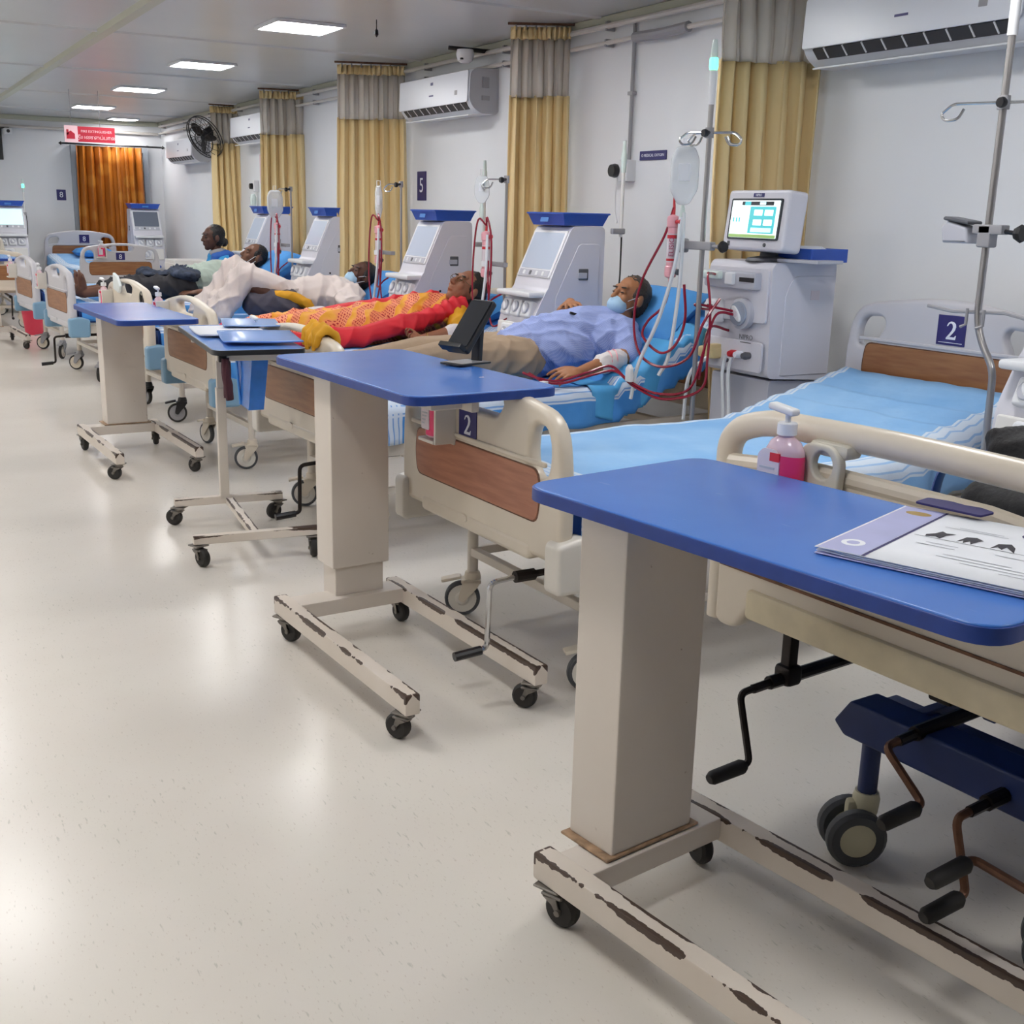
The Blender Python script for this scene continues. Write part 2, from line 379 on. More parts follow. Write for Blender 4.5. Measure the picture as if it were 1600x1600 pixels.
def struct(name, mb, m, parent=None, smooth=0):
    o = put(name, mb.mesh(name, smooth), m, parent)
    o['kind'] = 'structure'; return o
def ell(a, b, cx=0, cy=0, n=24, e=2.0, a0=0):
    out = []
    for i in range(n):
        t = 2*math.pi*i/n+a0; c, s_ = math.cos(t), math.sin(t)
        out.append((cx+a*math.copysign(abs(c)**(2/e), c), cy+b*math.copysign(abs(s_)**(2/e), s_)))
    return out
def rpoly(pts, rad, n=5):
    out = []; m = len(pts)
    for i in range(m):
        r = rad[i] if isinstance(rad, (list, tuple)) else rad
        a, b, c = (Vector(pts[(i-1) % m]), Vector(pts[i]), Vector(pts[(i+1) % m]))
        if r <= 0: out.append(tuple(b)); continue
        d1, d2 = a-b, c-b; k = min(r, d1.length*.49, d2.length*.49)
        p1 = b+d1.normalized()*k; p2 = b+d2.normalized()*k
        for j in range(n+1):
            t = j/n; q = p1*(1-t)**2+b*2*t*(1-t)+p2*t*t; out.append((q.x, q.y))
    return out
def rrect(x0, x1, y0, y1, r, n=5): return rpoly([(x0, y0), (x1, y0), (x1, y1), (x0, y1)], r, n)
def frame(o, x, y, z):  # matrix from columns
    return Matrix(((x[0], y[0], z[0], o[0]), (x[1], y[1], z[1], o[1]), (x[2], y[2], z[2], o[2]), (0, 0, 0, 1)))
# local xy drawn on a face whose outward normal is -X  (y' = -Y so text reads correctly seen from -X)
def onX(x, y, z): return frame((x, y, z), (0, -1, 0), (0, 0, 1), (-1, 0, 0))
def onY(x, y, z): return frame((x, y, z), (1, 0, 0), (0, 0, 1), (0, -1, 0))   # normal -Y
TWO = [(-.30, -.5), (.32, -.5), (.36, -.26), (.30, -.26), (.24, -.36), (-.08, -.36), (.12, -.14), (.26, .04), (.31, .22), (.26, .38), (.12, .48), (-.04, .5), (-.2, .44), (-.29, .3), (-.3, .22), (-.24, .24), (-.16, .36), (-.05, .4), (.06, .34), (.1, .2), (.06, .04), (-.08, -.16), (-.3, -.42)]
def numeral(mb, ch, size, T):
    if ch == '2': mb.solid([[(p[0]*size, p[1]*size) for p in TWO]], .001, 0, T)
    else: mb.text(ch, size*1.3, T)
    return mb

# --- organic bodies: tapered capsules merged into one skin by voxel remesh
def cone(bmo, p0, r0, p1, r1, seg=12):
    p0, p1 = Vector(p0), Vector(p1); d = p1-p0; L = d.length
    if L < 1e-5: return sph(bmo, p0, (r0, r0, r0))
    q = d.to_track_quat('Z', 'Y').to_matrix().to_4x4(); T = Matrix.Translation(p0) @ q
    prof = [(r0*math.cos(a), r0*math.sin(a)) for a in (-1.5708, -1.0, -.5, 0)]+[(r1*math.cos(a), L+r1*math.sin(a)) for a in (0, .5, 1.0, 1.5708)]
    m = MB().lathe([(max(r, 1e-4), z) for r, z in prof], seg=seg); bmo.add(m.v, m.f, T)
def sph(bmo, c, r, rot=None, seg=14):
    prof = [(max(1e-4, math.cos(a)), math.sin(a)) for a in np.linspace(-math.pi/2, math.pi/2, 9)]
    m = MB().lathe(prof, seg=seg)
    T = Matrix.Translation(c) @ (rot.to_4x4() if rot is not None else Matrix.Identity(4)) @ Matrix.Diagonal((r[0], r[1], r[2], 1)); bmo.add(m.v, m.f, T)
def chain(bmo, pts, rs):
    for i in range(len(pts)-1): cone(bmo, pts[i], rs[i], pts[i+1], rs[i+1])
def snoise(p, f, rs):
    o = np.zeros(len(p), np.float32)
    for _ in range(5):
        k = rs.normal(size=3); k *= f/np.linalg.norm(k)*rs.uniform(.6, 1.4); o += np.sin(p @ k+rs.uniform(0, 6.28))
    return o/2.2
def folds(p, amp, ds, seed):
    """soft bulges plus sharp creases whose direction wanders, like worn cloth"""
    rs = np.random.RandomState(seed+3); o = .6*snoise(p, ds, rs)
    for q in range(5):
        k = rs.normal(size=3)*(1, .8, .5); k *= ds*rs.uniform(3.5, 7)/np.linalg.norm(k)
        ph = p @ k*.75+1.3*snoise(p, ds*.9, rs); mask = np.clip(snoise(p, ds*.9, rs)*1.4+.05, 0, 1)
        o += mask*((1-np.abs(np.sin(ph)))**1.6-.25)*1.5
    return o*amp
def remesh(mb, vox, smooth=4, disp=0, dscale=6, seed=0, name='t'):
    me = mb.mesh('t', 0, False); ob = bpy.data.objects.new('t', me); COL.objects.link(ob)
    a = ob.modifiers.new('r', 'REMESH'); a.mode = 'VOXEL'; a.voxel_size = vox
    if smooth: b = ob.modifiers.new('s', 'SMOOTH'); b.iterations = smooth; b.factor = .5
    dg = bpy.context.evaluated_depsgraph_get(); out = bpy.data.meshes.new_from_object(ob.evaluated_get(dg)); out.name = name
    bpy.data.objects.remove(ob); bpy.data.meshes.remove(me)
    if disp:
        n = len(out.vertices); co = np.empty(n*3, np.float32); no = np.empty(n*3, np.float32)
        out.vertices.foreach_get('co', co); out.vertices.foreach_get('normal', no); co = co.reshape(-1, 3); no = no.reshape(-1, 3)
        co += no*folds(co, disp, dscale, seed)[:, None]; out.vertices.foreach_set('co', co.ravel())
    out.polygons.foreach_set('use_smooth', [True]*len(out.polygons)); out.update(); return out
# ================================================================== the room
XL, XR, YB, YF, ZC = -3.4, 3.95, -5.5, 17.2, 2.49
struct('floor', MB().box(((XL+XR)/2, (YB+YF)/2, -.05), (XR-XL+.4, YF-YB+.4, .1)), MATS['vinyl_floor'])
struct('wall_right', MB().box((XR+.06, (YB+YF)/2, ZC/2), (.12, YF-YB+.3, ZC+.1)), MATS['wall_paint'])
struct('wall_left', MB().box((XL-.06, (YB+YF)/2, ZC/2), (.12, YF-YB+.3, ZC+.1)), MATS['wall_paint'])
struct('wall_far', MB().box(((XL+XR)/2, YF+.06, ZC/2), (XR-XL, .12, ZC+.1)), MATS['wall_paint'])
struct('wall_back', MB().box(((XL+XR)/2, YB-.06, ZC/2), (XR-XL, .12, ZC+.1)), MATS['wall_paint'])
ceil = struct('ceiling', MB().box(((XL+XR)/2, (YB+YF)/2, ZC+.07), (XR-XL+.3, YF-YB+.3, .06)), MATS['ceiling_paint'])
ribY = [-3.8+2.45*i for i in range(9)]
edgesY = [YB]+ribY+[YF]
edgesX = [XL, -.85, 1.6, XR]
for i in range(len(edgesY)-1):
    for j in range(len(edgesX)-1):
        y0, y1, x0, x1 = edgesY[i], edgesY[i+1], edgesX[j], edgesX[j+1]
        put('ceiling_panel', MB().box(((x0+x1)/2, (y0+y1)/2, ZC+.02), (x1-x0-.012, y1-y0-.012, .04), None, .004, 1).mesh('ceiling_panel'), MATS['ceiling_paint'], ceil)
for k, x in enumerate((1.6, -.85)):
    tr = struct('trim_%d' % (k+1), MB().prism([(x-.045, ZC), (x-.032, ZC-.03), (x+.032, ZC-.03), (x+.045, ZC)], YB, YF, 'y'), M['channel'])
for k, y in enumerate(ribY):
    struct('trim_%d' % (k+3), MB().prism([(y-.03, ZC), (y-.02, ZC-.012), (y+.02, ZC-.012), (y+.03, ZC)], XL, XR, 'x'), MATS['ceiling_paint'])
struct('trim_15', MB().box((XR-.02, (YB+YF)/2, ZC-.025), (.04, YF-YB, .05), None, .008), M['channel'])
struct('trim_16', MB().box(((XL+XR)/2, YF-.02, ZC-.03), (XR-XL, .04, .06), None, .008), M['channel'])
struct('baseboard_right', MB().box((XR-.008, (YB+YF)/2, .05), (.016, YF-YB, .1), None, .004), M['creamw'])
struct('baseboard_far', MB().box(((XL+XR)/2, YF-.008, .05), (XR-XL, .016, .1), None, .004), M['creamw'])
# ceiling lamps
def ceiling_lamp(x, y, label, s_=.42):
    t = thing('ceiling_lamp', label, 'lamp', (x, y, ZC), 0, 'square ceiling panel lamps')
    part('lamp_frame', MB().solid([rrect(-s_/2-.02, s_/2+.02, -s_/2-.02, s_/2+.02, .03), rrect(-s_/2, s_/2, -s_/2, s_/2, .02)], .02, .003, Matrix.Translation((0, 0, -.01))), M['white'], t)
    part('lamp_diffuser', MB().box((0, 0, -.012), (s_-.004, s_-.004, .008)), M['lampw'], t, 0)
LY = [2.52, 4.97, 7.42, 9.86, 12.33, 14.94]
names = ['square white ceiling lamp over the nearest two beds', 'square white ceiling lamp above the man in the checked shirt', 'largest glowing ceiling lamp, nearest one in the picture', 'second glowing ceiling lamp from the front of the picture', 'third glowing ceiling lamp, middle of the row', 'fourth glowing ceiling lamp, just left of the red hanging sign']
for i, y in enumerate(LY):
    ceiling_lamp(2.56+.02*i, y, names[i])
ceiling_lamp(3.35, 16.72, 'farthest small ceiling lamp near the door curtain', .34)
for x, ys in ((.35, [1.3+2.45*i for i in range(6)]), (-2.1, LY)):  # unseen aisle rows added; the first is staggered to shape the foreground light
    for y in ys: ceiling_lamp(x, y, 'unseen square white ceiling lamp added over the open aisle')
ceiling_lamp(2.54, .07, 'unseen square white ceiling lamp added over the nearest bed, above the camera')  # unseen panel added to brighten the nearest table top and bed
# conduits along the top of the right wall
def conduit(label, z, y0, y1, r, x=XR-.06):
    t = thing('wall_conduit', label, 'pipe', (x, y0, z))
    part('pipe', MB().tube([(0, 0, 0), (0, y1-y0, 0)], r, 8), M['pipe'], t)
    y = .5
    while y < y1-y0:
        part('pipe_clip', MB().box((.02, y, 0), (.06, .02, r*3.2), None, .003), M['grey'], t); y += 1.22
conduit('upper cream conduit running along the top of the bed wall', 2.425, .5, 17.0, .016)
conduit('lower cream conduit running just below the ceiling conduit', 2.335, .5, 17.0, .013)
sl = one('pipe_sleeve', MB().tube([(XR-.06, 5.12, 2.335), (XR-.06, 5.35, 2.328), (XR-.06, 5.6, 2.335)], .028, 10), M['grey'], 'grey foam sleeve wrapped around the lower wall conduit', 'sleeve')
t = thing('conduit_drop', 'thin vertical grey conduit ending in a wall socket box', 'conduit', (XR-.02, 5.66, 1.6))
part('pipe', MB().tube([(0, 0, .08), (0, 0, .83)], .011, 8), M['grey'], t)
part('pipe_clip', MB().box((0, 0, .45), (.03, .05, .02), None, .003), M['grey'], t)
part('socket_box', MB().box((-.01, 0, .03), (.07, .09, .12), None, .008), M['white'], t)
part('socket', MB().lathe([(.034, -.075), (.04, -.05), (.03, 0)], (-.005, .06, .03), 'x', 16), M['black'], t)
part('cable', MB().tube([(-.04, .05, 0), (-.05, .05, -.1), (-.04, .06, -.2), (-.05, .02, -.26)], .006, 6), M['white'], t)
def wall_plate(name, txt, label, o, size, T, txtsize, cat='sign'):
    t = thing(name, label, cat, o)
    w, h = size
    part('plate', MB().solid([rrect(-w/2, w/2, -h/2, h/2, .005)], .006, .001, T), M['plate'], t)
    T2 = T.copy(); n = T.to_3x3() @ Vector((0, 0, 1)); T2.translation = T.translation+n*.0035
    part('lettering', numeral(MB(), txt, txtsize, T2) if len(txt) < 2 else MB().text(txt, txtsize, T2), M['ink'], t, 0)
    return t
Z3 = (0, 0, 0)
wall_plate('bed_number_sign', '5', 'small blue wall sign numbered 5 under the air conditioner', (XR-.004, 8.5, 1.57), (.16, .22), onX(0, 0, 0), .12)
wall_plate('name_sign', 'O MEDICAL OXYGEN', 'narrow blue lettered sign on the wall beside the conduit box', (XR-.004, 5.45, 1.71), (.25, .05), onX(0, 0, 0), .022)
wall_plate('bed_number_sign', '8', 'small blue square sign numbered 8 left of the door curtain', (2.57, YF-.004, 1.48), (.12, .14), onY(0, 0, 0), .08)
# smoke detector + black bracket, sprinkler
t = thing('smoke_detector', 'white round smoke detector under the ceiling beside second curtain', 'detector', (3.73, 7.35, 2.385))
part('body', MB().lathe([(.0001, .05), (.055, .05), (.062, .02), (.05, -.02), (.03, -.035), (.0001, -.035)], seg=20), M['white'], t)
part('sensor_slot', MB().box((-.04, -.03, -.012), (.02, .02, .012), None, .003), M['black'], t)
part('bracket', MB().tube([(-.1, .05, .06), (.22, -.02, .05)], .014, 8), M['black'], t)
t = thing('ceiling_hook', 'small black hook dangling from the ceiling panel', 'hook', (2.9, 6.9, ZC))
part('stem', MB().tube([(0, 0, 0), (0, 0, -.06)], .003, 6), M['black'], t); part('bulb', MB().lathe([(.001, -.1), (.012, -.085), (.01, -.06), (.001, -.05)]), M['black'], t)

# ------------------------------------------------------------------ door, curtain, wall items at the far end
d = bpy.data.objects.new('door_1', None); COL.objects.link(d); d.location = (2.72, YF, 0); d['kind'] = 'structure'
W_, H_ = 1.02, 2.14
part('door_frame', MB().solid([[(0, 0), (.07, 0), (.07, H_-.07), (W_-.07, H_-.07), (W_-.07, 0), (W_, 0), (W_, H_), (0, H_)]], .1, .004, onY(0, -.04, 0)), M['doorg'], d)
part('door_leaf', MB().box((W_/2, -.02, H_/2-.03), (W_-.14, .04, H_-.08), None, .004), M['doorg'], d)
part('door_handle', MB().tube([(.1, -.045, 1.0), (.1, -.09, 1.0), (.2, -.09, 1.0)], .01, 8, True, .02), M['chrome'], d)
part('door_lock', MB().lathe([(.02, -.06), (.022, -.04)], (.1, 0, 1.12), 'y', 12), M['chrome'], d)
def pleated(width, z0, z1, folds, amp, seed, nz=14, flare=0, nx=None, sway=0, phase=0.0):
    """pleated cloth hanging in the local xz-plane: returns vert/face lists"""
    rnd = random.Random(seed); nx = nx or folds*10
    ph = [rnd.uniform(-.6, .6) for _ in range(folds+2)]; am = [rnd.uniform(.6, 1.25) for _ in range(folds+2)]
    vs_ = []; fs_ = []
    for j in range(nz+1):
        tz = j/nz; z = z1+(z0-z1)*tz
        for i in range(nx+1):
            u = i/nx; k = u*folds; ki = int(k); fr = k-ki
            a = am[ki]*(1-fr)+am[ki+1]*fr; p = ph[ki]*(1-fr)+ph[ki+1]*fr
            w = width*(1+flare*tz)
            x = (u-.5)*w+sway*tz*tz+.012*math.sin(k*2*math.pi*2+p)
            y = amp*a*math.sin(2*math.pi*k+p+1.6*tz*p+.35*math.sin(2.2*tz+ki)+phase)*(1-.25*tz)+.02*amp/.05*math.sin(3*tz+u*5)
            vs_.append((x, y, z))
    for j in range(nz):
        for i in range(nx): fs_.append((j*(nx+1)+i, j*(nx+1)+i+1, (j+1)*(nx+1)+i+1, (j+1)*(nx+1)+i))
    return vs_, fs_
def cloth_part(name, vf, m, parent, th=.004):
    o = put(name, MB().add(*vf).mesh(name, 180, False), m, parent)
    md = o.modifiers.new('thick', 'SOLIDIFY'); md.thickness = th; return o
t = thing('door_curtain', 'brown patterned curtain hanging over the far doorway', 'curtain', (3.2, YF-.2, 0))
cloth_part('fabric', pleated(.86, .06, 2.13, 8, .045, 3, 10, .06), MATS['brown_damask'], t)
part('curtain_rod', MB().tube([(-.62, 0, 2.15), (.72, 0, 2.15)], .012, 8), M['black'], t)
for x in (-.52, .55): part('rod_bracket', MB().tube([(x, 0, 2.15), (x, .2, 2.17)], .009, 6), M['black'], t)
for x in (-.62, .72): part('rod_finial', MB().lathe([(.001, -.03), (.025, 0), (.001, .03)], (x, 0, 2.15), 'x', 10), M['black'], t)
# hanging fire sign
t = thing('hanging_sign', 'red hanging fire extinguisher sign below the ceiling', 'sign', (2.25, 12.9, 2.06))
part('red_board', MB().solid([rrect(-.12, .245, -.075, .075, .004)], .008, .001, onY(0, 0, 0)), M['signr'], t)
part('pictogram_board', MB().solid([rrect(-.25, -.12, -.085, .08, .004)], .008, .001, onY(0, 0, 0)), M['signp'], t)
part('pictogram', MB().solid([[(-.05, -.05), (.03, -.05), (.03, .0), (-.01, .03), (-.05, .0)]], .002, 0, onY(-.18, -.006, 0)).solid([rrect(-.05, -.03, -.01, .04, .003)], .002, 0, onY(-.18, -.006, 0)), M['signr'], t)
part('lettering', MB().text('FIRE EXTINGUISHER', .034, onY(.062, -.006, .028)).text('தீயணைப்பான்', .05, onY(.062, -.006, -.03)), M['signp'], t, 0)
for x in (-.18, .1): part('hanging_wire', MB().tube([(x, 0, .075), (x, 0, ZC-2.06)], .003, 5), M['grey'], t)
# camera with black arm on far wall
t = thing('security_camera', 'small white security camera on the far wall beside a black bracket', 'camera', (1.87, YF, 2.22))
part('body', MB().box((.07, -.12, .05), (.1, .18, .08), None, .015), M['white'], t); part('lens', MB().lathe([(.02, -.22), (.025, -.2)], (.07, 0, .05), 'y', 12), M['black'], t)
part('black_arm', MB().box((-.02, -.03, -.1), (.05, .04, .42), None, .005), M['black'], t); part('mount', MB().box((.02, -.03, .1), (.16, .06, .03), None, .004), M['black'], t)
# far wall conduit
one('wall_conduit', MB().tube([(-1, YF-.05, 2.36), (3.9, YF-.05, 2.33)], .02, 8), M['pipe'], 'cream conduit along the top of the far wall', 'pipe')
# ================================================================== castors
def castor_mesh_small():
    if 'cs' in CACHE: return CACHE['cs']
    fork = MB().box((0, 0, .083), (.06, .06, .006), None, .002, 1).lathe([(.016, .06), (.022, .082)], seg=12)
    for s in (-1, 1):
        fork.solid([[(-.012, .062), (.02, .066), (.03, .036), (.024, .03), (.01, .05)]], .004, .0005, frame((s*.019, 0, 0), (0, 1, 0), (0, 0, 1), (1, 0, 0)))
    fork.box((0, .008, .066), (.042, .05, .008), None, .003, 1).tube([(-.024, .025, .037), (.024, .025, .037)], .007, 8)
    wheel = MB().lathe([(.012, -.015), (.03, -.015), (.036, -.009), (.0375, 0), (.036, .009), (.03, .015), (.012, .015)], (0, .025, .0375), 'x', 22)
    CACHE['cs'] = (fork.mesh('castor_fork'), wheel.mesh('castor_wheel')); return CACHE['cs']
CACHE = {}
def small_castor(parent, x, y, rot, dz=0.0):
    a, b = castor_mesh_small()
    o = put('castor', a, M['castm'], parent, (x, y, dz), rot); w = put('wheel', b, M['rubber'], o); return o
def bed_castor(parent, x, y, rot, style='cream', k=1.0):
    key = 'bc'+style
    if key not in CACHE:
        fork = MB().lathe([(.02, .165), (.026, .16), (.03, .14), (.024, .125)], seg=16)
        for s in (-1, 1):
            fork.solid([rpoly([(-.03, .135), (.03, .14), (.045, .09), (.05, .06), (.03, .05), (.012, .075), (-.02, .11)], .012, 3)], .008, .001, frame((s*.024, 0, 0), (0, 1, 0), (0, 0, 1), (1, 0, 0)))
        fork.box((0, .005, .128), (.056, .07, .018), None, .006).box((0, .075, .135), (.04, .07, .012), Matrix.Rotation(R(-12), 3, 'X'), .004)
        tyre = MB().lathe([(.05, -.013), (.058, -.013), (.0625, -.008), (.063, 0), (.0625, .008), (.058, .013), (.05, .013)], (0, .035, .063), 'x', 28, ring=True)
        hub = MB().lathe([(.0001, -.017), (.02, -.018), (.026, -.013), (.0505, -.012), (.0505, .012), (.026, .013), (.02, .018), (.0001, .017)], (0, .035, .063), 'x', 24)
        CACHE[key] = [m.mesh(n) for m, n in ((fork, 'fork'), (tyre, 'tyre'), (hub, 'hub'))]
    f, t_, h = CACHE[key]
    fm, tm, hm = {'cream': (M['cream'], M['tyre'], M['creamw']), 'black': (M['black'], M['rubber'], M['grey']), 'grey': (M['grey'], M['rubber'], M['cream'])}[style]
    def cp(me, m_):
        kk = me.name+m_.name
        if kk not in CACHE: c = me.copy(); c.materials.clear(); c.materials.append(m_); CACHE[kk] = c
        return CACHE[kk]
    o = put('castor', cp(f, fm), None, parent, (x, y, 0), rot); put('tyre', cp(t_, tm), None, o); put('hub', cp(h, hm), None, o); return o

# ================================================================== overbed tables
def overbed_table(label, c, rot, ztop, topx, topy, sleeve=True, edge='edgeblue', castrot=(.6, 2.4, 3.5, .3), colx=(-.12, .105), skip=()):
    t = thing('overbed_table', label, 'table', (c[0], c[1], 0), rot, 'overbed tables at the feet of the beds')
    x0, x1 = topx; y0, y1 = topy; th = .028
    out = rrect(x0, x1, y0, y1, .06, 6)
    part('tabletop', MB().solid([out], th-.004, .003, Matrix.Translation((0, 0, ztop-th/2+.001))), LAM, t)
    part('edge_band', MB().solid([rrect(x0-.003, x1+.003, y0-.003, y1+.003, .062, 6), rrect(x0+.004, x1-.004, y0+.004, y1-.004, .058, 6)], th-.004, .001, Matrix.Translation((0, 0, ztop-th/2-.002))), M[edge], t)
    cx0, cx1 = colx; cy0, cy1 = .355, .485
    zb = .24 if sleeve else .148
    part('column', MB().box(((cx0+cx1)/2, (cy0+cy1)/2, (zb+ztop-th)/2), (cx1-cx0, cy1-cy0, ztop-th-zb), None, .006), COLM, t)
    if sleeve:
        part('column_foot', MB().box(((cx0+cx1)/2, (cy0+cy1)/2, .19), (cx1-cx0-.03, cy1-cy0-.03, .12), None, .005), COLM, t)
    else:
        part('column_foot', MB().box(((cx0+cx1)/2, (cy0+cy1)/2, .147), (cx1-cx0+.035, cy1-cy0+.012, .006), None, .002), M['rustpl'], t, label='rust-stained base plate')
    part('support_bracket', MB().box(((cx0+cx1)/2, .1, ztop-th-.015), (.1, .62, .03), None, .004).box(((cx0+cx1)/2+.08, .1, ztop-th-.02), (.025, .66, .04), None, .003), M['creamm'], t)
    for s in (-1, 1):
        part('base_leg', MB().box((s*.205, 0, .115), (.045, .94, .058), None, .005), CHIP, t)
    part('crossbar', MB().box((0, .39, .117), (.37, .1, .05), None, .004), COLM, t)
    i = 0
    for sx in (-1, 1):
        for sy in (-1, 1):
            small_castor(t, sx*.205, sy*.43, castrot[i]); i += 1
    return t
T1 = overbed_table('nearest overbed table with blue top, holding the magazine', (1.36, 1.325), R(8.65), .89, (-.23, .25), (-.42, .53), False, castrot=(.4, 3.4, .2, 2.9))
T2 = overbed_table('blue overbed table holding the black device stand', (1.345, 3.04), R(3.3), .905, (-.115, .365), (-.29, .71), True, castrot=(.5, 3.6, .7, 3.3), colx=(-.065, .14))
T4 = overbed_table('empty blue overbed table with wide cream column', (1.272, 6.46), R(2.2), .825, (-.19, .215), (-.56, .55), False, castrot=(.9, 3.2, .5, 3.0), colx=(-.08, .15))
T5 = overbed_table('far-left overbed table cut off by the picture edge', (1.16, 12.4), R(3), .86, (-.22, .2), (-.45, .5), False, castrot=(.9, 3.2, .5, 3.0))
# table with a single thin post and an H base
t = thing('overbed_table', 'thin-post overbed table with black edged blue top and papers', 'table', (1.338, 4.72, 0), R(-6), 'overbed tables at the feet of the beds')
zt = .855
part('tabletop', MB().solid([rrect(-.15, .20, -.43, .56, .045)], .018, .003, Matrix.Translation((0, 0, zt-.009))), mat('pale_blue_laminate', '5f8fd8', .18, var=.05), t)
part('edge_band', MB().solid([rrect(-.154, .204, -.434, .564, .047), rrect(-.146, .196, -.426, .556, .042)], .02, .002, Matrix.Translation((0, 0, zt-.0105))), M['edge'], t)
part('support_frame', MB().box((.02, -.36, zt-.035), (.3, .025, .028), None, .003).box((.02, .3, zt-.035), (.3, .025, .028), None, .003).box((-.1, -.03, zt-.035), (.025, .66, .028), None, .003).box((.14, -.03, zt-.035), (.025, .66, .028), None, .003), M['creamm'], t)
part('frame_clip', MB().box((-.11, -.37, zt-.035), (.03, .03, .032), None, .003), M['black'], t)
part('post', MB().box((-.02, .27, .36), (.04, .04, .5), None, .004), M['creamm'], t)
part('inner_post', MB().box((-.02, .27, .72), (.03, .03, .25), None, .003), M['creamm'], t)
part('crossbar', MB().box((0, .27, .105), (.48, .035, .035), None, .003), CHIP, t)
part('crossbar', MB().box((0, -.36, .105), (.5, .035, .035), None, .003), CHIP, t)
part('base_rail', MB().box((0, -.045, .1), (.035, .62, .03), None, .003), CHIP, t)
for x, y, r in ((-.22, .27, 1.0), (.22, .27, 2.0), (-.23, -.36, 3.6), (.23, -.36, 3.0)): small_castor(t, x, y, r)

# ================================================================== hospital beds
def board_outline(hw, z0, z1, rtop, taper=.015, rbot=.03):
    return rpoly([(-hw, z0), (hw, z0), (hw+taper*.2, z0+(z1-z0)*.55), (hw-.03, z1-.03), (0, z1+.035), (-hw+.03, z1-.03), (-hw-taper*.2, z0+(z1-z0)*.55)], [rbot, rbot, .1, rtop, .45, rtop, .1], 6)
def bed(label, c, rot, num=None, hz=1.02, board='cream', hboard=None, wood=None, bump='creamw', cast=('cream', 'cream'), castrot=(.4, .6, 0, 0), head=True, tilt=.12, knee=0.0, crank=('chrome',), hasnum=(True, True), ztop=.885, numy=.0, mz=.6, headx=2.1, group='adjustable hospital beds', mattress=True):
    t = thing('hospital_bed', label, 'bed', (c[0], c[1], 0), rot, group)
    bm_ = M[board]; wood = wood or WOODB
    hw = .475
    # moulded footboard, outline in (y', z) seen from the foot
    def board_part(name, x, z0, z1, facing, wz, bm_=bm_):
        holes = [rpoly([(-hw+.06, z1-.2), (-hw+.15, z1-.19), (-hw+.2, z1-.1), (-hw+.18, z1-.07), (-hw+.09, z1-.075), (-hw+.06, z1-.12)], .03, 3), rpoly([(hw-.06, z1-.2), (hw-.06, z1-.12), (hw-.09, z1-.075), (hw-.18, z1-.07), (hw-.2, z1-.1), (hw-.15, z1-.19)], .03, 3)] if name == 'headboard' else [ell(.055, .075, hw-.115, z1-.14, 20, 2.4), ell(.055, .075, -hw+.115, z1-.14, 20, 2.4), rpoly([(-.17, z1-.03), (-.13, z1-.075), (.13, z1-.075), (.17, z1-.03), (.1, z1-.012), (-.1, z1-.012)], .02, 3)]
        T = onX(x, 0, 0) if facing < 0 else frame((x, 0, 0), (0, 1, 0), (0, 0, 1), (1, 0, 0))
        b = part(name, MB().solid([board_outline(hw, z0, z1, .2)]+holes, .052, .018, T), bm_, t)
        w0, w1 = wz
        wp = rpoly([(-.36, w0), (.36, w0), (.375, (w0+w1)/2), (.36, w1), (-.36, w1), (-.375, (w0+w1)/2)], [.03, .03, .1, .03, .03, .1], 4)
        Tn = T.copy(); Tn.translation = T.translation+(T.to_3x3() @ Vector((0, 0, .0255)))
        put('wood_panel', MB().solid([wp], .006, .002, Tn).mesh('wood_panel'), WOODB if name == 'headboard' else wood, b)
        gr = [[(p[0]*1.012, (p[1]-(w0+w1)/2)*1.05+(w0+w1)/2) for p in wp], wp]
        put('panel_groove', MB().solid(gr, .003, 0, Tn).mesh('panel_groove'), M['rust'], b)
        put('rib', MB().solid([rrect(-.4, .4, w1+.012, w1+.026, .006)], .012, .004, Tn).mesh('rib'), bm_, b)
        return b, T
    fb, Tf = board_part('footboard', 0, .44, ztop, -1, (.545, .695))
    part('footboard_lip', MB().solid([rrect(-.33, .33, .425, .475, .02)], .05, .012, onX(-.005, 0, 0)).solid([ell(.028, .014, -.05, .462, 16)], .006, .001, onX(-.03, 0, 0)), bm_, t)
    plates = []
    if num and hasnum[0]: plates.append((onX(-.0275, -numy, .757), .105, .1))
    if head:
        hb, Th = board_part('headboard', headx, hz-.5, hz, -1, (hz-.38, hz-.185), M[hboard] if hboard else bm_)
        if num and hasnum[1]: plates.append((onX(headx-.0275, -.05, hz-.095), .13, .115))
    for T, w, h in plates:
        pl = part('number_plate', MB().solid([rrect(-w/2, w/2, -h/2, h/2, .002)], .003, .0005, T), M['plate'], t)
        T2 = T.copy(); T2.translation = T.translation+(T.to_3x3() @ Vector((0, 0, .002)))
        mbn = numeral(MB(), num, h*.6, T2)
        if w > .11: mbn.solid([rrect(-w*.42, w*.42, -h*.42, -h*.4, .0005)], .001, 0, T2)
        put('numeral', mbn.mesh('numeral', 0), M['ink'], pl)
    for s in (-1, 1):
        part('corner_bumper', MB().solid([rpoly([(-.045, .365), (.11, .365), (.115, .50), (.04, .525), (-.045, .51)], .02, 4)], .075, .014, frame((.0, s*.465, 0), (1, 0, 0), (0, 0, 1), (0, -1, 0))), M[bump], t)
        part('side_rail', MB().box((1.06, s*.42, .42), (2.02, .03, .055), None, .004), M['creamm'], t)
    for x in (.3, 1.0, 1.75): part('cross_beam', MB().box((x, 0, .40), (.04, .82, .04), None, .004), M['creamm'], t)
    part('deck_panel', MB().box((.7, 0, .463), (1.28, .86, .02), None, .004), M['creamw'], t)
    tb = math.atan2(tilt, .72)
    part('back_panel', MB().box((1.36+.36*math.cos(tb), 0, .463+.36*math.sin(tb)), (.72, .86, .02), Matrix.Rotation(-tb, 3, 'Y'), .004), M['creamw'], t)
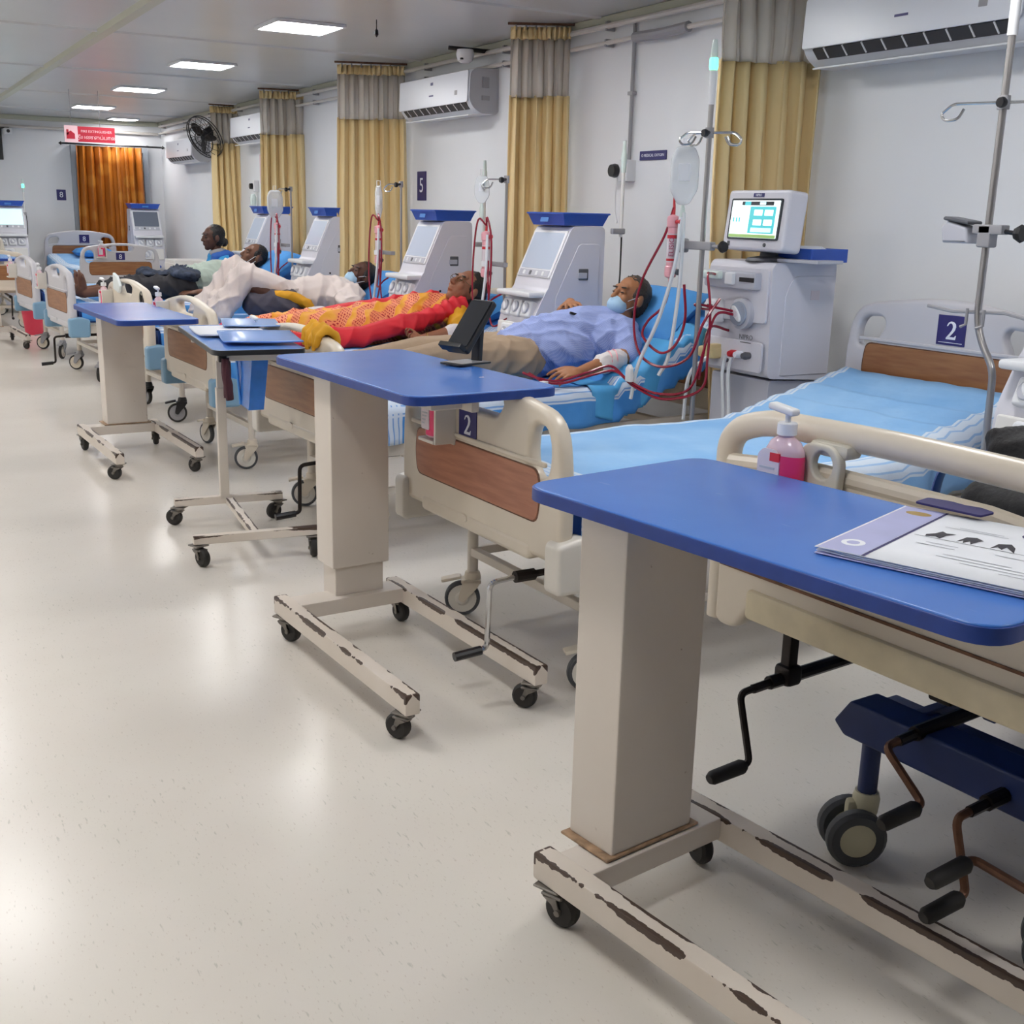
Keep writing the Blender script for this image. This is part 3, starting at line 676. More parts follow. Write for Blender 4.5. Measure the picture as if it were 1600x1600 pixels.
    for x in (.2, 1.86):
        for s in (-1, 1): part('leg', MB().tube([(x, s*.38, .15), (x, s*.38, .4)], .019, 12), M['creamm'], t)
        part('axle_beam', MB().box((x, 0, .235), (.03, .76, .03), None, .004), M['creamm'], t)
    for s in (-1, 1): part('lower_rail', MB().box((1.03, s*.38, .235), (1.66, .025, .03), None, .003), M['creamm'], t)
    i = 0
    for x in (.2, 1.86):
        for s in (-1, 1):
            bed_castor(t, x, s*.38, castrot[i], cast[0 if x < 1 else 1]); i += 1
    for k, cr in enumerate(crank):
        yy = -.27+.34*k
        a = part('crank_shaft', MB().tube([(.5, yy, .365), (.0, yy, .36)], .011, 8).tube([(.03, yy, .36), (-.035, yy, .36)], .018, 10), M['blackm'], t)
        h = part('crank_handle', MB().tube([(-.03, yy, .36), (-.12, yy, .355), (-.12, yy+.01, .155), (-.15, yy+.01, .15)], .0085, 8, True, .025), M[cr], t)
        put('grip', MB().tube([(-.14, yy+.01, .15), (-.225, yy+.015, .143)], .014, 10).mesh('grip'), M['black'], h)
    # mattress follows the deck and the raised back
    n = 26; vs_ = []; prof = []
    for j in range(n+1):
        x = .05+(headx-.1)*j/n; z = .475+(max(0, x-1.36)*tilt/.72)+knee*math.exp(-((x-.85)/.28)**2)
        prof.append((x, z))
    top = [(x, z+mz-.475) for x, z in prof]
    if mattress:
        part('mattress', MB().prism(prof+top[::-1], -.43, .43, 'y'), M['mattress'], t, 50)
    return t, (lambda x: top[max(0, min(n, int(round((x-.05)/(headx-.1)*n))))][1])
def bedsheet(name, label, c, rot, zf, m, x0=.06, x1=2.02, hang=(.2, .2, .06, .02), seed=1, w=.445, amp=.008, group='blue bedsheets', nx=60, ny=44):
    """cloth over the mattress with hanging sides; uv keeps the woven border"""
    vs_ = []; fs_ = []; uv = []
    L = x1-x0; hl, hr = hang[0], hang[1]; tot = 2*w+hl+hr
    for i in range(nx+1):
        x = x0+L*i/nx
        for j in range(ny+1):
            sv = j/ny*tot; edge = 0
            if sv < hr: y = -w-.006; d_ = hr-sv
            elif sv > hr+2*w: y = w+.006; d_ = sv-hr-2*w
            else: y = sv-hr-w; d_ = 0
            p = Vector((x*3+seed*9, y*3, d_*2))
            wr = noise.noise(p)*amp+abs(noise.noise(p*2.2))*amp*.7
            z = zf(x)+.014
            rr = .03
            de = w-abs(y)
            if d_ == 0: z += wr-(rr*(1-min(1, de/rr))**2*.6 if de < rr else 0)
            else:
                z -= d_*(.93+.1*noise.noise(Vector((x*4, seed, 0))))+.016
                y += math.copysign(.012*math.sin(x*26+seed)*min(1, d_*9)+.008*min(1, d_*6)+.006, y)
            vs_.append((x, y, z)); uv.append((i/nx, j/ny))
    for i in range(nx):
        for j in range(ny): fs_.append((i*(ny+1)+j, (i+1)*(ny+1)+j, (i+1)*(ny+1)+j+1, i*(ny+1)+j+1))
    me = MB().add(vs_, fs_).mesh(name, 180, False)
    ul = me.uv_layers.new(name='UVMap')
    for lp in me.loops: ul.data[lp.index].uv = uv[lp.vertex_index]
    o = put(name, me, m, None, (c[0], c[1], 0), rot); md = o.modifiers.new('thick', 'SOLIDIFY'); md.thickness = .004; md.offset = 1
    return tag(o, label, 'bedsheet', group)
SB, SD = MATS['sheet_blue'], MATS['sheet_deep']
B2c, B2r = (1.60, 3.02), R(2.5)
B2, z2 = bed('empty hospital bed numbered 2 with smooth blue sheet', B2c, B2r, '2', 1.075, wood=WOODP, hboard='greyboard', crank=('chrome',), castrot=(1.2, 1.05, 0, 0), tilt=.17, numy=-.03)  # headboard's grey puts the shade at the wall into a cream board
bedsheet('bedsheet', 'pale blue sheet with white striped borders on empty bed 2', B2c, B2r, z2, SB, hang=(.2, .2), seed=2, amp=.012)
B3c, B3r = (1.62, 4.72), R(3)
B3, z3 = bed('hospital bed carrying the man in the checked blue shirt', B3c, B3r, '3', hz=.93, bump='creamw', crank=('blackm',), castrot=(1.0, 1.2, 0, 0), tilt=.34, numy=-.08)
bedsheet('bedsheet', 'blue sheet under the man in the checked blue shirt', B3c, B3r, z3, SD, hang=(.14, .16), seed=3)
B4c, B4r = (1.57, 6.38), R(2)
B4, z4 = bed('hospital bed carrying the woman in the red saree', B4c, B4r, '4', hz=.9, bump='bluebump', crank=(), castrot=(1.3, .3, 0, 0), tilt=.20, headx=2.0, hasnum=(False, False))
bedsheet('bedsheet', 'blue sheet under the woman in the red saree', B4c, B4r, z4, SD, x1=1.92, hang=(.12, .12), seed=4)
B5c, B5r = (1.56, 7.92), R(4)
B5, z5 = bed('hospital bed carrying the man with bent knees in pale pink', B5c, B5r, '5', hz=.9, bump='bluebump', cast=('black', 'cream'), crank=(), castrot=(1.25, .3, 0, 0), tilt=.2, headx=2.0, hasnum=(False, False))
bedsheet('bedsheet', 'blue sheet under the man with bent knees', B5c, B5r, z5, SD, x1=1.92, hang=(.12, .12), seed=5)
B6c, B6r = (1.42, 9.95), R(3)
B6, z6 = bed('grey hospital bed carrying the barefoot man in mint shirt', B6c, B6r, '6', .9, 'greyboard', bump='bluebump', cast=('grey', 'cream'), crank=('blackm',), castrot=(2.6, .9, 0, 0), tilt=.24, hasnum=(False, False))
bedsheet('bedsheet', 'dark blue sheet under the barefoot man in mint shirt', B6c, B6r, z6, SD, hang=(.12, .12), seed=6)
B7c, B7r = (1.37, 11.55), R(3)
B7, z7 = bed('grey hospital bed standing behind the barefoot man, second from left', B7c, B7r, '7', .9, 'greyboard', bump='bluebump', cast=('grey', 'cream'), crank=(), castrot=(2.6, .9, 0, 0), tilt=.1, hasnum=(False, False), head=True)
bedsheet('bedsheet', 'blue sheet on the bed second from the left', B7c, B7r, z7, SB, hang=(.12, .12), seed=7)
B8c, B8r = (2.83, 14.78), R(93)
B8, z8 = bed('hospital bed numbered 8 with its head at the far wall', B8c, B8r, '8', 1.0, 'greyboard', bump='creamw', crank=('blackm',), castrot=(2.6, .9, 0, 0), tilt=.1, ztop=.9)
bedsheet('bedsheet', 'blue sheet on the bed at the far wall', B8c, B8r, z8, SB, hang=(.12, .12), seed=8)
B9c, B9r = (1.2, 13.9), R(90)
B9, z9 = bed('hospital bed at the far left, cut off by the picture edge', B9c, B9r, '9', 1.0, 'cream', bump='creamw', crank=('blackm',), castrot=(2.6, .9, 0, 0), tilt=.1, ztop=.86, hasnum=(False, False))
bedsheet('bedsheet', 'blue sheet on the far-left bed cut off by the picture', B9c, B9r, z9, SB, hang=(.12, .12), seed=9)

# ------------------------------------------------------------------ nearest bed: tubular cream board over a navy underframe
B1c, B1r = (1.68, 1.47), R(4)
t = thing('hospital_bed', 'nearest hospital bed with tubular cream footboard and navy underframe', 'bed', (*B1c, 0), B1r, 'adjustable hospital beds')
B1 = t
fr = part('footboard', MB().tube([(0, .46, .5), (0, .46, .80), (0, .465, .925), (0, .36, .965), (0, 0, .972), (0, -.36, .965), (0, -.465, .925), (0, -.46, .80), (0, -.46, .5)], .028, 14, True, .09, 7), M['cream'], t)
put('panel', MB().solid([rpoly([(-.455, .49), (-.38, .49), (-.34, .56), (.34, .56), (.38, .49), (.455, .49), (.455, .86), (.2, .895), (-.2, .895), (-.455, .86)], [.03, .05, .05, .05, .05, .03, .05, .2, .2, .05], 5)], .05, .016, onX(0, 0, 0)).mesh('panel'), M['cream'], fr)
put('panel_rim', MB().tube([(-.012, .44, .865), (-.015, .2, .89), (-.015, -.2, .89), (-.012, -.44, .865)], .018, 10).mesh('panel_rim'), M['cream'], fr)
put('panel_seam', MB().box((-.026, 0, .635), (.004, .88, .006)).mesh('panel_seam'), M['rust'], fr)
put('bottom_beam', MB().box((-.006, -.0, .565), (.06, .70, .07), None, .012).mesh('bottom_beam'), mat('cream_beam', 'dccfb0', .4, var=.12, vscale=12), fr)  # cream lightened in this beam to make up for weak fill light
hd = part('bottle_holder', MB().solid([rpoly([(-.05, .78), (.05, .78), (.06, .93), (.035, .955), (-.03, .955), (-.05, .93)], .02, 4), ell(.026, .028, .014, .915, 16)], .022, .005, onX(-.045, .165, 0)).box((-.02, .15, .945), (.05, .1, .03), None, .012), mat('holder_grey', 'cfcabd', .5), t)
for s in (-1, 1): part('side_rail', MB().box((1.3, s*.4, .42), (1.5, .035, .05), None, .004), M['navy'], t)
for x in (.7, 1.2, 1.75): part('cross_beam', MB().box((x, 0, .42), (.05, .8, .045), None, .004), M['navy'], t)
for x in (.16, 1.8):
    part('base_beam', MB().solid([rpoly([(-.20, .315), (-.16, .375), (.5, .375), (.55, .315), (.52, .29), (-.17, .29)], .006, 2)], .09, .006, onX(x, 0, 0)), M['navy'], t)
    for s in (-1, 1): part('leg', MB().tube([(x, s*.25-.125, .155), (x, s*.25-.125, .3)], .021, 12), M['navy'], t)
for s in (-1, 1): part('lower_rail', MB().box((1.05, s*.2, .24), (1.5, .03, .05), None, .004), M['navy'], t)
part('lower_crossbar', MB().box((.45, 0, .23), (.05, .62, .05), None, .004), M['navy'], t)
for k, (x, y) in enumerate(((.55, .12), (.55, -.12), (.8, .1))): part('lift_strut', MB().box((x, y, .33), (.035, .035, .2), Matrix.Rotation(R(25*(1 if k % 2 else -1)), 3, 'Y'), .004), M['navy'], t)
part('crank_gearbox', MB().box((.4, .1, .365), (.12, .06, .05), None, .008).box((.42, -.12, .35), (.1, .06, .05), None, .008), M['blackm'], t)
# twin wheel castor
def twin_castor(p, x, y, rot):
    o = put('castor', MB().lathe([(.027, .115), (.03, .15), (.026, .165)], seg=16).box((0, .02, .1), (.03, .05, .09), None, .012).mesh('castor'), mat('castor_olive', 'd2ccb0', .45), p, (x, y, 0), rot)
    for s in (-1, 1):
        put('tyre', MB().lathe([(.04, -.017), (.058, -.017), (.066, -.009), (.067, 0), (.066, .009), (.058, .017), (.04, .017)], (s*.034, .025, .067), 'x', 28, ring=True).mesh('tyre'), M['tyre'], o)
        put('hub', MB().lathe([(.0001, -.014), (.041, -.014), (.041, .014), (.0001, .014)], (s*.034, .025, .067), 'x', 24).mesh('hub'), mat('castor_olive', 'd2ccb0', .45), o)
for x in (.16, 1.8):
    for s in (-1, 1): twin_castor(t, x, s*.25-.125, 1.0 if s > 0 else .6)
def crank(y, z, arm, gy, gz, xs=.0, hang=True):
    """three cranks with black grips, one folded down"""
    sh = part('crank_shaft', MB().tube([(.45, y-.0, z+.012), (xs, y, z)], .016, 10).tube([(xs+.02, y, z), (xs-.05, y, z-.004)], .011, 8), M['blackm'], t)
    if hang: put('hanger', MB().box((xs+.06, y, z+.08), (.03, .028, .15), None, .005).box((xs+.06, y, z+.01), (.05, .05, .05), None, .012).mesh('hanger'), M['blackm'], sh)
    h = part('crank_handle', MB().tube([(xs-.03, y, z-.002), (xs-.09, y, z-.006), (xs-.09, y+gy, z-arm), (xs-.12, y+gy, z-arm-.004)], .0085, 8, True, .02), M['rust'] if not hang else M['blackm'], t)
    put('grip', MB().tube([(xs-.105, y+gy, z-arm-.002), (xs-.115, y+gy, z-arm-.004), (xs-.20, y+gy, z-arm+gz-.008), (xs-.21, y+gy, z-arm+gz-.01)], [.012, .017, .016, .011], 12).mesh('grip'), M['rubber'], h)
crank(.345, .36, .155, -.045, .0, .06)
crank(-.02, .375, .085, -.10, .0, .10, False)
crank(-.22, .325, .14, -.04, .0, .06, False)
crank(-.42, .285, .0, .13, .0, .02, False)
part('mattress', MB().box((1.05, 0, .60), (1.98, .84, .1), None, .03, 3), M['mattress'], t)
bedsheet('bedsheet', 'bright blue sheet on the nearest bed behind the pink bottle', B1c, B1r, lambda x: .652, SB, x0=.08, hang=(.2, .12), seed=11, w=.43)
# ================================================================== dialysis machines
def crom(pts, n=8):
    P = [Vector(p) for p in pts]; P = [P[0]*2-P[1]]+P+[P[-1]*2-P[-2]]; out = []
    for i in range(1, len(P)-2):
        for k in range(n):
            t_ = k/n; a, b, c, d_ = P[i-1], P[i], P[i+1], P[i+2]
            out.append(.5*((2*b)+(c-a)*t_+(2*a-5*b+4*c-d_)*t_*t_+(3*b-a-3*c+d_)*t_**3))
    return out+[P[-2]]
def FX(x, z, s):   # slanted front frame: position on the front, tilt s (radians) backwards
    return frame((x, 0, z), (0, -1, 0), (math.sin(s), 0, math.cos(s)), (-math.cos(s), 0, math.sin(s)))
def pump(parent, y, z, x, r=.045, s=.2, name='pump'):
    T = FX(x, z, s) @ Matrix.Translation((-y, 0, 0))
    p = put(name, MB().solid([rrect(-r*1.25, r*1.25, -r*1.35, r*1.2, r*.4)], .045, .01, T).mesh(name), M['white'], parent)
    T2 = T @ Matrix.Translation((0, 0, .026))
    put('rotor_cover', MB().solid([ell(r*.85, r*.85, 0, 0, 22)], .014, .004, T2).mesh('rotor_cover'), M['mgrey'], p)
    put('rotor', MB().solid([ell(r*.3, r*.72, 0, 0, 16)], .02, .004, T2 @ Matrix.Rotation(.6, 4, 'Z')).mesh('rotor'), M['white'], p)
    return p
def dialysis_tower(label, c, rot, w=.37, screen='scrp', tray=True, traylabel='', group='white dialysis towers', k=1.0):
    t = thing('dialysis_machine', label, 'machine', (c[0], c[1], 0), rot, group)
    h = w/2
    prof = rpoly([(.43, .09), (.43, 1.32), (.235, 1.32), (.215, 1.30), (.10, 1.045), (.085, .995), (.075, .985), (-.0, .84), (-.03, .62), (-.03, .55), (.03, .5), (.02, .09)], [.02, .03, .03, .02, .02, .02, .02, .04, .03, .03, .03, .02], 3)
    part('body', MB().prism(prof, -h, h, 'y'), M['lav'], t, 40)
    s = math.atan2(.115, .255)
    part('screen_frame', MB().solid([rrect(-h+.012, h-.012, -.135, .135, .012)], .012, .003, FX(.155, 1.172, s)), M['white'], t)
    part('screen', MB().solid([rrect(-h+.03, h-.03, -.085, .122, .008)], .004, .001, FX(.149, 1.172, s)), M[screen], t)
    kp = part('keypad', MB().solid([rrect(-h+.03, h-.03, -.128, -.092, .005)], .006, .001, FX(.149, 1.172, s)), M['mgrey'], t)
    for i in range(4): put('key', MB().solid([rrect(-.011, .011, -.012, .012, .004)], .005, .001, FX(.146, 1.172, s) @ Matrix.Translation((-.1+.066*i, -.11, 0))).mesh('key'), M['white'] if i != 1 else M['dgrey'], kp)
    part('module_shelf', MB().box((.03, 0, .965), (.12, w-.01, .03), None, .01), M['white'], t)
    for i in range(3): pump(t, -h+.075+.11*i, .885, .015, .036, .35)
    p = pump(t, .05, .74, -.02, .05, .15, 'heparin_pump')
    part('module_panel', MB().solid([rrect(-h+.02, h-.02, -.07, .07, .012)], .02, .006, FX(-.02, .74, .1)), M['white2'], t)
    for i in range(2): part('dialysate_port', MB().lathe([(.018, -.07), (.02, -.03), (.014, 0)], (-.01, -.1+.06*i, .58), 'x', 12), M['red2' if i else 'blue'], t)
    for sgn in (-1, 1):
        T = frame((.3, sgn*h, .9), (1, 0, 0), (0, 0, 1), (0, -1, 0)) if sgn < 0 else frame((.3, sgn*h, .9), (-1, 0, 0), (0, 0, 1), (0, 1, 0))
        dr = part('side_door', MB().solid([rpoly([(-.17, -.55), (.1, -.55), (.1, .33), (-.03, .33), (-.17, .05)], .02, 3)], .006, .002, T), M['lav'], t)
        put('door_socket', MB().solid([rrect(-.03, .03, .14, .2, .005)], .012, .002, T).mesh('door_socket'), M['dgrey'], dr)
        put('socket_cover', MB().solid([rrect(-.035, .02, .15, .18, .004)], .02, .002, T).mesh('socket_cover'), M['mgrey'], dr)
        for q in ((-.1, -.02), (-.12, -.08), (0, -.4)): put('screw', MB().solid([ell(.008, .008, q[0], q[1], 10)], .012, .001, T).mesh('screw'), M['black'], dr)
    part('base', MB().box((.2, 0, .08), (.5, w-.02, .06), None, .015), M['mgrey'], t)
    for x in (.0, .4):
        for y in (-.13, .13): small_castor(t, x, y, .5)
    if tray:
        tr = thing('equipment_tray', traylabel, 'tray', (c[0], c[1], 0), rot, 'blue plastic trays on the machines')
        a, b_ = .175, .44; g2 = h-.01
        def ring(z, o): return [(a-o, -g2-o, z), (b_+o, -g2-o, z), (b_+o, g2+o, z), (a-o, g2+o, z)]
        vs_ = ring(1.323, -.012)+ring(1.385, .012)+ring(1.385, .006)+ring(1.329, -.018)
        fs_ = [(0, 1, 2, 3), (12, 13, 14, 15)]
        for r_ in range(3):
            for i in range(4): fs_.append((r_*4+i, r_*4+(i+1) % 4, (r_+1)*4+(i+1) % 4, (r_+1)*4+i))
        part('tray_body', MB().add(vs_, fs_), M['blue'], tr, 20)
        part('rim', MB().tube([(a-.013, -g2-.013, 1.385), (b_+.013, -g2-.013, 1.385), (b_+.013, g2+.013, 1.385), (a-.013, g2+.013, 1.385), (a-.013, -g2-.013, 1.385)], .005, 6), M['blue'], tr)
        part('sticker', MB().solid([rrect(-.04, .04, -.012, .012, .002)], .002, 0, FX(.160, 1.352, .2)), M['bluel'], tr)
    return t
def alarm_pole(label, x, y, z0, z1, lit=False):
    t = thing('alarm_pole', label, 'pole', (x, y, 0), 0, 'thin poles with status lamps')
    part('pole', MB().tube([(0, 0, z0), (0, 0, z1-.16)], .010, 10), M['white2'], t)
    part('pole_clamp', MB().box((-.02, 0, z0+.03), (.08, .03, .03), None, .006), M['grey'], t)
    part('lamp_housing', MB().lathe([(.013, 0), (.014, .05), (.012, .1), (.009, .16)], (0, 0, z1-.16), 'z', 12), M['lampglass'], t)
    part('status_lamp', MB().lathe([(.0145, .05), (.0155, .06), (.0155, .085), (.0145, .095)], (0, 0, z1-.16), 'z', 12), M['green'] if lit else M['lampglass'], t)
    part('signal_cable', MB().tube(crom([(.012, .01, z0+.05), (.02, .02, z0-.1), (.01, .01, z0-.25), (-.03, 0, z0-.36)]), .005, 6), M['black'], t)
    return t
def hook_pole(label, x, y, z0, z1, hz, arms, r=.011, group='steel infusion poles', clamp=None, bend=False):
    t = thing('infusion_pole', label, 'pole', (x, y, 0), 0, group)
    pts = [(0, 0, z0), (0, 0, z1)]
    if bend: pts = [(.0, -.09, z0-.35), (.0, -.085, z0-.08), (.0, -.03, z0-.01), (0, 0, z0+.07), (0, 0, z1)]
    part('pole', MB().tube(pts, r, 12, True, .05), M['steel'], t)
    part('hook_collar', MB().lathe([(r+.007, -.02), (r+.008, 0), (r+.007, .02)], (0, 0, hz), 'z', 12), M['grey'], t)
    kn = part('knob', MB().tube([(-.012, -.01, hz), (-.045, -.03, hz-.005)], .008, 8).lathe([(.014, -.01), (.017, 0), (.014, .01)], (-.05, -.033, hz-.005), 'x', 12), M['black'], t)
    for a, L in arms:
        dx, dy = math.cos(a), math.sin(a)
        part('hook', MB().tube([(0, 0, hz), (dx*L, dy*L, hz), (dx*(L+.035), dy*(L+.035), hz-.03), (dx*(L+.02), dy*(L+.02), hz-.05), (dx*(L-.02), dy*(L-.02), hz-.045), (dx*(L-.035), dy*(L-.035), hz-.015)], .0045, 7, True, .015), M['chrome'], t)
    return t
def iv_bag(label, x, y, ztop, w=.1, h=.22, a=0.0, dry=False):
    t = thing('infusion_bag', label, 'infusion bag', (x, y, ztop), a, 'clear infusion bags')
    out = rpoly([(-w*.32, -.02), (w*.32, -.02), (w*.5, -.07), (w*.5, -h*.75), (w*.2, -h), (-w*.2, -h), (-w*.5, -h*.75), (-w*.5, -.07)], w*.15, 4)
    part('bag', MB().solid([out], .05 if not dry else .02, .018 if not dry else .006, onX(0, 0, 0)), M['bag'], t)
    part('print_label', MB().solid([rrect(-w*.2, w*.2, -h*.62, -h*.35, .003)], .054 if not dry else .022, .001, onX(0, 0, 0)), M['paper'], t)
    part('drip_chamber', MB().lathe([(.004, -h-.1), (.011, -h-.09), (.012, -h-.03), (.006, -h)], seg=12), M['lampglass'], t)
    part('hanger', MB().tube([(0, -.012, -.02), (0, -.012, .012), (0, .012, .012), (0, .012, -.02)], .003, 6), M['white'], t)
    return t
def dialyzer(label, x, y, z, h=.27, r=.024, band=True):
    t = thing('dialyzer', label, 'dialyzer', (x, y, z), 0, 'pink dialyzer filters')
    part('shell', MB().lathe([(r*.86, .04), (r*.86, h-.04)], seg=18), M['dial'], t)
    part('cap', MB().lathe([(.006, -.03), (.008, 0), (r, .008), (r*1.1, .02), (r*1.05, .05), (r*.86, .055)], seg=18), M['dial'], t)
    part('cap', MB().lathe([(r*.86, h-.055), (r*1.05, h-.05), (r*1.1, h-.02), (r, h-.008), (.008, h)], seg=18), M['dial'], t)
    part('inlet_tube', MB().tube([(0, 0, h-.004), (.002, 0, h+.03), (.0, .002, h+.075)], [.008, .006, .004], 8), M['red2'], t)
    part('label_band', MB().lathe([(r*.89, .07), (r*.89, h-.08)], seg=18), M['label'], t)
    part('label_stripe', MB().lathe([(r*.90, h-.1), (r*.90, h-.085)], seg=18).lathe([(r*.90, .075), (r*.90, .085)], seg=18), M['red2'], t)
    for zz in (.03, h-.03): part('side_port', MB().tube([(0, -.015, zz), (0, -.05, zz)], .009, 8).tube([(0, -.045, zz), (0, -.058, zz)], .013, 10), M['red2'] if zz > .1 else M['dgrey'], t)
    return t
def blood_set(label, paths, r=.0045, group='blood tubing sets', clear=()):
    t = thing('blood_tubing', label, 'tubing', paths[0][0], 0, group); o = Vector(paths[0][0])
    for p in paths: part('blood_line', MB().tube([v-o for v in crom(p)], r, 6), M['blood'], t)
    for p in clear: part('clear_line', MB().tube([v-o for v in crom(p)], r*1.5, 6), M['tube'], t)
    return t
NM = ['nearest white dialysis tower with blue tray, beside the checked-shirt man', 'second white dialysis tower with blue tray, beside the red saree woman', 'third dialysis tower, partly hidden left of the widest yellow curtain', 'fourth dialysis tower, partly hidden behind the lying dark-haired man']
MP = [(3.10, 5.46), (3.10, 7.01), (3.13, 9.1), (3.13, 10.72)]
TRL = ['blue tray on the tower beside the checked-shirt man', 'blue tray on the tower behind the red saree woman', 'blue tray peeking out left of the widest yellow curtain', 'blue tray above the man in mint shirt']
for i, (p, l) in enumerate(zip(MP, NM)): dialysis_tower(l, p, 0, traylabel=TRL[i], screen='scrp')
dialysis_tower('dialysis tower cut off at the right picture edge', (3.08, 2.16), 0, .4, tray=False)
dialysis_tower('dialysis tower with dark screen in front of the brown door curtain', (3.46, 16.0), R(90), .38, 'scrdk', True, 'blue tray in front of the brown door curtain')
dialysis_tower('dialysis tower with glowing cyan screen at the far left', (1.78, 16.1), R(90), .38, 'scr', True, 'blue tray at the far left edge')
for l, x, y, z0, z1, lit in (('alarm pole rising beside the nearest tower with blue tray', 3.58, 5.2, 1.27, 1.76, False), ('alarm pole rising beside the second tower with blue tray', 3.56, 6.72, 1.15, 1.70, False), ('alarm pole with green lamp by the far-left tower', 1.98, 16.3, 1.2, 1.66, True)):
    alarm_pole(l, x, y, z0, z1, lit)
# status pole with green lamp and hooks by the console machine
t = hook_pole('steel pole with green lamp and hooks beside the console machine', 3.14, 3.95, .35, 1.86, 1.72, ((1.9, .07), (2.6, .09), (-1.2, .12), (-.7, .1)))
part('pole_sleeve', MB().lathe([(.014, 0), (.014, .14), (.012, .15)], (0, 0, 1.83), 'z', 12), M['white'], t)
part('lamp_housing', MB().lathe([(.013, 0), (.015, .04), (.013, .08), (.009, .1)], (0, 0, 1.98), 'z', 12), M['lampglass'], t)
part('status_lamp', MB().lathe([(.016, .0), (.018, .01), (.018, .035), (.016, .045)], (0, 0, 1.965), 'z', 12), M['green'], t)
part('holder_arm', MB().box((.0, .05, 1.265), (.03, .24, .035), None, .005).box((.0, .15, 1.262), (.05, .06, .06), None, .008).tube([(0, -.06, 1.265), (0, -.13, 1.265)], .008, 8), M['grey'], t)
part('holder_knob', MB().lathe([(.02, -.012), (.025, 0), (.018, .014)], (0, -.135, 1.265), 'y', 12), M['black'], t)
iv_bag('large clear infusion bag hanging beside the console machine', 3.12, 4.075, 1.69, .12, .26, R(50))
dz = dialyzer('pink dialyzer clamped beside the console machine', 3.10, 4.11, 1.12)
part('brand_text', MB().text('ELISIO', .03, frame((-.0145, -.0185, .135), (0, 0, 1), (-.79, .61, 0), (-.61, -.79, 0)), .0015), mat('print_magenta', 'a03060', .6), dz, 0)
# pole at the right edge with S-bend
t = hook_pole('tall steel infusion pole with S-bend in front of headboard 2', 3.1, 2.49, 1.02, 1.95, 1.74, ((2.0, .15), (-1.1, .2)), .0115, bend=True)
part('pole_sleeve', MB().tube([(0, 0, 1.93), (0, 0, 2.08)], .0155, 12), M['white'], t); part('sleeve_ring', MB().tube([(0, 0, 2.06), (0, 0, 2.14)], .013, 12), M['white'], t)
part('clamp_block', MB().box((0, -.01, 1.365), (.04, .11, .03), None, .005).box((0, .0, 1.345), (.04, .05, .07), None, .006), M['grey'], t)
part('clamp_tray', MB().solid([rpoly([(-.05, -.035), (.05, -.035), (.04, .015), (-.035, .035), (-.06, .015)], .006, 3)], .06, .008, onX(-.0, .1, 1.355)), M['mgrey'], t)
part('clamp_lid', MB().box((-.0, .1, 1.39), (.07, .1, .012), Matrix.Rotation(R(8), 3, 'X'), .005), M['dgrey'], t)
part('clamp_knob', MB().tube([(0, -.06, 1.36), (0, -.11, 1.355)], .007, 8).lathe([(.024, -.01), (.028, 0), (.02, .015)], (0, -.12, 1.355), 'y', 8), M['black'], t)
part('small_hook', MB().tube([(-.02, .025, 1.12), (-.02, .025, 1.07), (-.02, .045, 1.06)], .005, 6).tube([(-.02, -.04, 1.12), (-.02, -.04, 1.07), (-.02, -.015, 1.06)], .005, 6).tube([(0, .2, 1.115), (0, .1, 1.105), (0, -.1, 1.115), (0, -.2, 1.1)], .006, 6), M['grey'], t)
# poles left of the towers
hook_pole('slim hooked pole left of the nearest tower', 3.2, 5.78, .6, 1.58, 1.56, ((2.2, .12),), .008)
iv_bag('limp clear infusion bag in front of the second yellow curtain', 3.12, 5.92, 1.60, .085, .17, R(55), True)
hook_pole('slim hooked pole in front of the widest yellow curtain', 3.25, 7.33, .6, 1.56, 1.55, ((2.2, .1),), .008)
iv_bag('narrow clear infusion bag before the widest yellow curtain', 3.16, 7.5, 1.56, .05, .24, R(60))
hook_pole('slim hooked pole in front of the fourth yellow curtain', 3.2, 9.45, .6, 1.54, 1.53, ((2.2, .12),), .008)
iv_bag('plump white infusion bag before the fourth yellow curtain', 3.1, 9.56, 1.54, .13, .25, R(65))
for k, (x, y, z, l) in enumerate(((3.12, 5.86, 1.02, 'pink dialyzer left of the nearest tower'), (3.14, 7.46, 1.02, 'pink dialyzer before the widest yellow curtain'), (3.1, 9.52, 1.0, 'pink dialyzer before the fourth yellow curtain'))):
    dialyzer(l, x, y, z, .26, .026)
    blood_set('dark red tubing looping around the '+l[5:], [
        [(x-.0, y, z+.29), (x-.02, y+.06, z+.32), (x-.03, y+.09, z+.15), (x-.03, y+.1, z-.1), (x-.04, y+.02, z-.3)],
        [(x, y, z+.29), (x-.02, y-.05, z+.33), (x-.02, y-.1, z+.2), (x-.03, y-.1, z-.1), (x-.05, y-.05, z-.32), (x-.08, y-.2, z-.36)],
        [(x, y, z-.03), (x-.02, y-.02, z-.15), (x-.03, y-.16, z-.1), (x-.02, y-.3, z-.05)],
        [(x-.02, y-.07, z+.1), (x-.03, y-.09, z-.05), (x-.03, y-.14, z-.25), (x-.02, y-.3, z-.2)]], .0055,
        clear=[[(x-.02, y-.05, z+.24), (x-.04, y-.07, z), (x-.06, y-.02, z-.3), (x-.1, y+.02, z-.5)]])
    st = thing('holder_clamp', 'grey clamp holding the '+l[5:], 'clamp', (x, y, z+.08))
    part('arm', MB().box((.04, -.06, 0), (.03, .2, .025), None, .004), M['grey'], st); part('jaw', MB().lathe([(.031, -.015), (.031, .015)], seg=14), M['white'], st)
